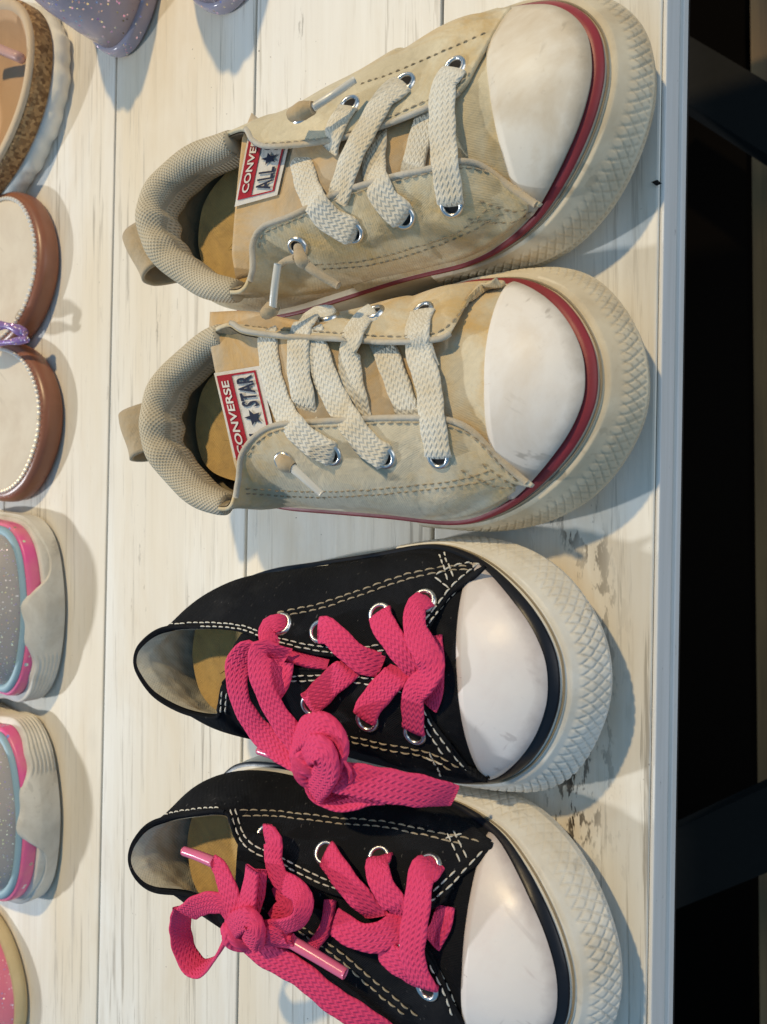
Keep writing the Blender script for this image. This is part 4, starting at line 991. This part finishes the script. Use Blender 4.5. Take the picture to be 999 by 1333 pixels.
# ------------------------------------------------------------------ the other shoes on the table
class Flat:
    """generic small shoe: outline with its round end (tip) at the given pixel"""
    def __init__(s, name, label, cat, tip, z, ang, L, W, group=None, medup=True, blunt=0.0):
        t = P(*tip, z); a = math.radians(ang); s.d = np.array([math.cos(a), math.sin(a)]); s.L = L; s.ang = a
        s.heel = t[:2] - s.d * L
        s.root = empty(name, (s.heel[0], s.heel[1], 0), label, cat, group)
        up, dn = (MED, LAT) if medup else (LAT, MED)
        if blunt: up, dn = ([p for p in q if p[0] < .86] + [(.90, .182), (.955, .146), (.985, .090), (1, 0)] for q in (up, dn))
        O = CRS(up[::-1] + [(x, -y) for x, y in dn[1:-1]], 40, closed=True); O = np.vstack([O, O[:1]]) * [L, W / .398]
        O = resample(O, 361)[:-1]; s.O = O
        T = np.roll(O, -1, 0) - np.roll(O, 1, 0); T /= np.linalg.norm(T, axis=1, keepdims=True); N = np.stack([T[:, 1], -T[:, 0]], 1)
        if ((O - O.mean(0)) * N).sum() < 0: N = -N
        s.N = N; s.len = arclen(np.vstack([O, O[:1]]))[-1]
    def ring(s, inset, z):
        p = s.O - s.N * np.asarray(inset).reshape(-1, 1) if np.ndim(inset) else s.O - s.N * inset
        c, n = math.cos(s.ang), math.sin(s.ang); z = np.broadcast_to(z, (len(p),))
        return np.stack([s.heel[0] + p[:, 0] * c - p[:, 1] * n, s.heel[1] + p[:, 0] * n + p[:, 1] * c, z], 1)
    def w(s, x, y, z):
        c, n = math.cos(s.ang), math.sin(s.ang); return np.array([s.heel[0] + x * c - y * n, s.heel[1] + x * n + y * c, z])
    def loft(s, name, prof, mat, cap=True, bottom=False, **kw):
        G = np.stack([s.ring(i, z) for i, z in prof], 1); n, m = G.shape[:2]
        F = grid_faces(n, m, cu=True)
        if cap:
            last = G[:, -1]; xl = np.clip(s.O[:, 0], .22 * s.L, .78 * s.L)
            sp = np.array([s.w(x, 0, last[0, 2]) for x in xl])
            G = np.concatenate([G] + [(last + (sp - last) * t)[:, None] for t in (.3, .6, .85, 1.0)], 1); m = G.shape[1]; F = grid_faces(n, m, cu=True)
        if bottom: F.append(tuple(i * m for i in range(n)))
        u = np.repeat(np.linspace(0, s.len, n), m); v = np.tile(np.linspace(0, .03, m), n)
        return mk(name, G.reshape(-1, 3), F, mat, s.root, np.stack([u, v], 1), **kw)
    def dome(s, name, zb, ztop, x0, mat, inset=.003, n=40, ex=.75, xk=.74):
        """toe upper closed over the front, x0 = rear edge as fraction"""
        xs = s.O[:, 0] / s.L; front = np.where(xs > x0)[0]
        k = int(np.argmax(np.diff(front))) if np.diff(front).max() > 1 else -1
        idx = np.concatenate([front[k + 1:], front[:k + 1]]) if k >= 0 else front
        R = s.ring(inset, zb)[idx]; xf = np.minimum(xs[idx], xk)
        sp = np.array([s.w(x * s.L, 0, ztop + (xk - x) * .03) for x in xf])
        q = np.linspace(0, 1, n)[None, :, None]
        xy = R[:, None] + (sp - R)[:, None] * q ** 1.1; z = R[:, None, 2:] + (sp - R)[:, None, 2:] * np.sin(q * np.pi / 2) ** ex
        G = np.concatenate([xy[..., :2], z], 2)
        return mk(name, G.reshape(-1, 3), grid_faces(*G.shape[:2]), mat, s.root, grid_uv(G))
    def rear(s, name, zb, h, x1, mat, inset=.003):
        xs = s.O[:, 0] / s.L; idx = np.where(xs <= x1)[0]
        rows = [s.ring(inset + k, z)[idx] for k, z in ((0, zb), (-.0008, zb + h * .3), (.001, zb + h * .7), (.004, zb + h))]
        G = np.stack(rows, 1); N = grid_normals(G)
        c = G.reshape(-1, 3).mean(0); N *= np.sign((N * (G - c)).sum(2).mean())
        shell(name, G, .0015, mat, s.root, N=N)
def smooth_prof(pr, n=18): return CRS(np.array(pr, float), n // max(1, len(pr) - 1) + 1)

LEATH = mat_rubber('brown_leather', (.27, .105, .055), (.20, .075, .04), .4, .7, .35, spec=.5, fine=.05)
SUEDE = mat_rubber('beige_footbed', (.66, .58, .46), (.56, .47, .36), .4, .7, .8, spec=.15, fine=.06)
GEM = mat_plain('rhinestone', (.95, .90, .80), .25, .25, spec=.9, namt=.0, bump=0)
CORK = Mat('cork'); _v = CORK.node('ShaderNodeTexVoronoi'); _v.inputs['Scale'].default_value = 700; CORK.l.new(CORK.coord('Object'), _v.inputs['Vector'])
_s = CORK.node('ShaderNodeSeparateColor'); CORK.l.new(_v.outputs['Color'], _s.inputs[0])
CORK.col(CORK.mix(CORK.ramp(_s.outputs[0], .1, .95), (.17, .085, .03), (.46, .28, .12))); CORK.rough(.8); CORK.bump(_v.outputs['Distance'], .4, .0008); CORK = CORK.m
TAN = mat_rubber('tan_leather', (.58, .37, .20), (.48, .29, .15), .4, .7, .5, fine=.05)
RIM = mat_rubber('pale_rim', (.62, .48, .32), (.52, .38, .24), .4, .7, .6)
CREP = mat_rubber('crepe_sole', (.80, .77, .68), (.66, .61, .50), .4, .7, .7)
GREYR = mat_rubber('worn_grey_rubber', (.74, .70, .61), (.58, .53, .44), .44, .70, .65, fine=.2, scale=60)
GLITG = mat_glitter('silver_glitter', (.34, .30, .29), (.42, .38, .35), (.75, .9, .75), .80, 1300, .35)
GLITP = mat_glitter('pink_glitter', (.72, .16, .24), (.80, .24, .30), (.95, .8, .85), .86, 1100, .3)
GLITV = mat_glitter('violet_jelly', (.44, .42, .52), (.54, .46, .50), (.95, .92, .95), .86, 900, .15, trans=.2, ncol=50)
GLITV2 = mat_glitter('purple_glitter', (.16, .09, .26), (.26, .15, .38), (.8, .7, .95), .6, 900, .3)
STP = mat_glitter('stripe_pink', (.80, .10, .32), (.80, .22, .30), (.4, .9, .9), .93, 500, .35, ncol=60)
STBL = mat_plain('stripe_blue', (.30, .45, .52), .55)
YELR = mat_rubber('yellowed_rubber', (.62, .50, .28), (.50, .38, .2), .4, .7, .5)
PINKT = mat_plain('pink_strap', (.62, .36, .30), .4)

def strap(F, x, zt, mat, wid=.022, name='strap', half=.030):
    y = np.linspace(-1, 1, 30); pts = np.array([F.w(x, half * k, .010 + (zt - .010) * math.sqrt(max(0, 1 - abs(k) ** 2.4))) for k in y])
    ax = np.array([math.cos(F.ang), math.sin(F.ang), 0]); G = pts[:, None] + ax[None, None] * np.linspace(-wid / 2, wid / 2, 8)[None, :, None]
    N = grid_normals(G); N *= np.sign(N[..., 2].mean()); shell(name, G, .002, mat, F.root, N=N)

# cork sandal
K = Flat('sandal', 'cork-edged tan sandal with a white crepe sole, beside a brown rhinestone sandal', 'sandal', (90, 45), .001, 25, .185, .084)
wob = .0006 * np.sin(np.linspace(0, 2 * np.pi, 360, endpoint=False) * 23) + .0004 * np.sin(np.linspace(0, 2 * np.pi, 360, endpoint=False) * 51 + 1)
K.loft('outsole', [(.003 + wob, .0), (.0008 + wob, .0015), (.0 + wob, .0050), (.0008 + wob * .6, .0082), (.004, .0088)], CREP, bottom=True)
K.loft('cork_midsole', [(.004, .0084), (.0022, .0092), (.0022, .0135), (.0026, .0165), (.0040, .0172)], CORK, cap=False)
K.loft('footbed_rim', [(.0034, .0168), (.0034, .0182), (.0046, .0190), (.0070, .0186), (.0085, .0170)], RIM, cap=False)
K.loft('footbed', [(.0075, .0176), (.010, .0165), (.014, .0150), (.020, .0140), (.026, .0136)], TAN)
strap(K, .115, .048, TAN, .032, half=.036)
W_ = [P(-40, 45, .030), P(-5, 62, .0235), P(24, 74, .0205), P(27, 76, .018)]
V, F, uv = tube(CRS(np.array(W_), 8), .0022, 10); mk('toe_post', V, F, PINKT, K.root, uv)
# rhinestone sandals
GR = 'brown rhinestone sandals'
for k, (tip, lab, mu) in enumerate((((78, 338), 'brown sandal with rhinestone edging and beige footbed, next to the cork-edged sandal', True), ((83, 548), 'brown sandal with rhinestone edging and beige footbed, next to a glitter sneaker', False))):
    B = Flat('sandal', lab, 'sandal', tip, .001, (0, -4)[k], .170, .077, GR, mu)
    B.loft('outsole', smooth_prof([(.003, 0), (.0008, .0010), (0, .0032), (.0004, .0072), (.0016, .0090), (.0032, .0097), (.0046, .0095), (.0052, .0085)], 28), LEATH, cap=False, bottom=True)
    B.loft('footbed', smooth_prof([(.0046, .0084), (.0054, .0097), (.0085, .0101), (.015, .0099), (.022, .0095)], 20), SUEDE)
    R = resample(np.vstack([B.ring(.0044, .0102), B.ring(.0044, .0102)[:1]]), int(B.len / .0027)); bag = Bag()
    bm = bmesh.new(); bmesh.ops.create_icosphere(bm, subdivisions=1, radius=.00105); bm.verts.index_update()
    iv = np.array([v.co[:] for v in bm.verts]); fi = [[v.index for v in f.verts] for f in bm.faces]; bm.free()
    for c in R: bag.add(iv + c, fi)
    bag.mk('rhinestone_trim', GEM, B.root, kind='stuff', smooth=False)
    strap(B, .060, .036, LEATH, .026, half=.031); strap(B, .022, .030, LEATH, .012, name='heel_strap', half=.024)
    if k == 0:
        for pp, zz, rr in (([(-30, 425), (8, 424), (34, 434)], (.022, .019, .014), .0040), ([(-28, 448), (6, 446), (36, 442)], (.020, .018, .014), .0030)):
            C = CRS(np.array([P(*p, z) for p, z in zip(pp, zz)]), 14); r = rr * (.75 + .25 * np.sin(np.linspace(0, 9, len(C)))) * np.linspace(1, .55, len(C))
            V, F, uv = tube(C, r, 12); mk('glitter_tassel', V, F, GLITV2, B.root, uv)
# glitter sneakers with wavy toe guard
GG = 'silver glitter sneakers'
for k, (tip, ang, lab, sg) in enumerate((((84, 795), 0, 'silver glitter sneaker with rainbow stripe and grey toe guard, next to a rhinestone sandal', 1), ((78, 1058), 3, 'silver glitter sneaker with rainbow stripe and grey toe guard, next to a pink shoe', -1))):
    G_ = Flat('sneaker', lab, 'sneaker', tip, .001, ang, .19, .087, GG, sg > 0, blunt=1)
    xs = G_.O[:, 0] / G_.L; ys = G_.O[:, 1] * sg / .0435
    G_.loft('outsole', smooth_prof([(.004, 0), (.0012, .0008), (0, .003), (0, .0085), (.0010, .0100), (.0045, .0105)], 20), GREYR, bottom=True)
    G_.dome('toe_box', .010, .0400, .30, GLITG, inset=.0045, xk=.83); G_.rear('quarter', .010, .032, .42, GLITG, .0045)
    # stripes hug the toe box between sole and upper
    G_.loft('pink_stripe', smooth_prof([(.0030, .0098), (.0018, .0108), (.0022, .0150), (.0038, .0160), (.0060, .0158)], 18), STP, cap=False)
    G_.loft('blue_stripe', smooth_prof([(.0042, .0155), (.0036, .0162), (.0044, .0174), (.0060, .0178), (.0075, .0170)], 18), STBL, cap=False)
    # toe guard: height changes round the toe, wave peak just off the middle
    fr = np.where(xs > .55)[0]; kk = int(np.argmax(np.diff(fr))); fr = np.concatenate([fr[kk + 1:], fr[:kk + 1]])
    yy = ys[fr]; hgt = .0075 + .0105 * np.exp(-((yy + .10) / .36) ** 4) + .0050 * sstep(-.35, -.7, yy) + .0012 * np.sin(yy * 9)
    hgt = hgt * sstep(.55, .62, xs[fr]) + .009 * (1 - sstep(.55, .62, xs[fr]))
    rows = []
    for t in np.linspace(0, 1, 26):
        z = .0015 + (hgt - .0015) * t; ins = -.0014 + .0002 * 0 + np.clip(z - .010, 0, 1) ** 1.0 * (.30 + .42 * np.clip((z - .012) / .012, 0, 1)) + (.0022 if t > .99 else 0) + .0004 * np.sin(t * 40) * (yy < -.45)
        R = G_.O[fr] - G_.N[fr] * ins[:, None]
        rows.append(np.array([G_.w(p[0], p[1], zz) for p, zz in zip(R, z)]))
    Gd = np.stack(rows, 1); mk('toe_guard', Gd.reshape(-1, 3), grid_faces(*Gd.shape[:2]), GREYR, G_.root, grid_uv(Gd))
# pink glitter shoe
Q = Flat('shoe', 'pink glitter shoe with a yellowed rubber sole, beside a silver glitter sneaker', 'shoe', (37, 1310), .001, 0, .17, .078, None, False)
Q.loft('outsole', smooth_prof([(.004, 0), (.001, .0008), (0, .003), (.0004, .0050), (.0014, .0062), (.0035, .0066)], 20), YELR, bottom=True)
Q.dome('toe_box', .0060, .0300, .40, GLITP, inset=.0022); Q.rear('quarter', .0060, .030, .50, GLITP, .003)
# jelly shoes
GJ = 'violet glitter jelly shoes'
for tip, ang, lab, W in (((166, 66), -80, 'violet glitter jelly shoe beside the cork-edged sandal', .050), ((300, 10), -84, 'violet glitter jelly shoe behind the cream sneaker', .050)):
    J = Flat('jelly_shoe', lab, 'shoe', tip, .003, ang, .14, W, GJ)
    J.loft('outsole', smooth_prof([(.003, 0), (.0006, .0008), (0, .003), (.0004, .006), (.003, .007)], 16), GLITV, bottom=True)
    xs = J.O[:, 0] / J.L; fr = np.where(xs > .30)[0]; kk = int(np.argmax(np.diff(fr))); fr = np.concatenate([fr[kk + 1:], fr[:kk + 1]])
    sc_ = .0035 * np.abs(np.sin(np.arange(len(fr)) * .17)) ; top = .034 + .012 * sstep(.5, .9, xs[fr]) + sc_
    rows = [J.ring(.0016, .006)[fr]] + [np.stack([*J.ring(.0016 + d, 0)[fr][:, :2].T, .006 + (top - .006) * t], 1) for d, t in ((.0004, .25), (.0016, .55), (.004, .8), (.0065, 1))]
    Gj = np.stack(rows, 1); Nj = grid_normals(Gj); Nj *= np.sign((Nj * (Gj - Gj.reshape(-1, 3).mean(0))).sum(2).mean())
    shell('upper', Gj, .0018, GLITV, J.root, N=Nj); J.loft('insole', [(.003, .0072), (.006, .0078)], GLITV2)
    J.rear('quarter', .006, .028, .36, GLITV, .0016)
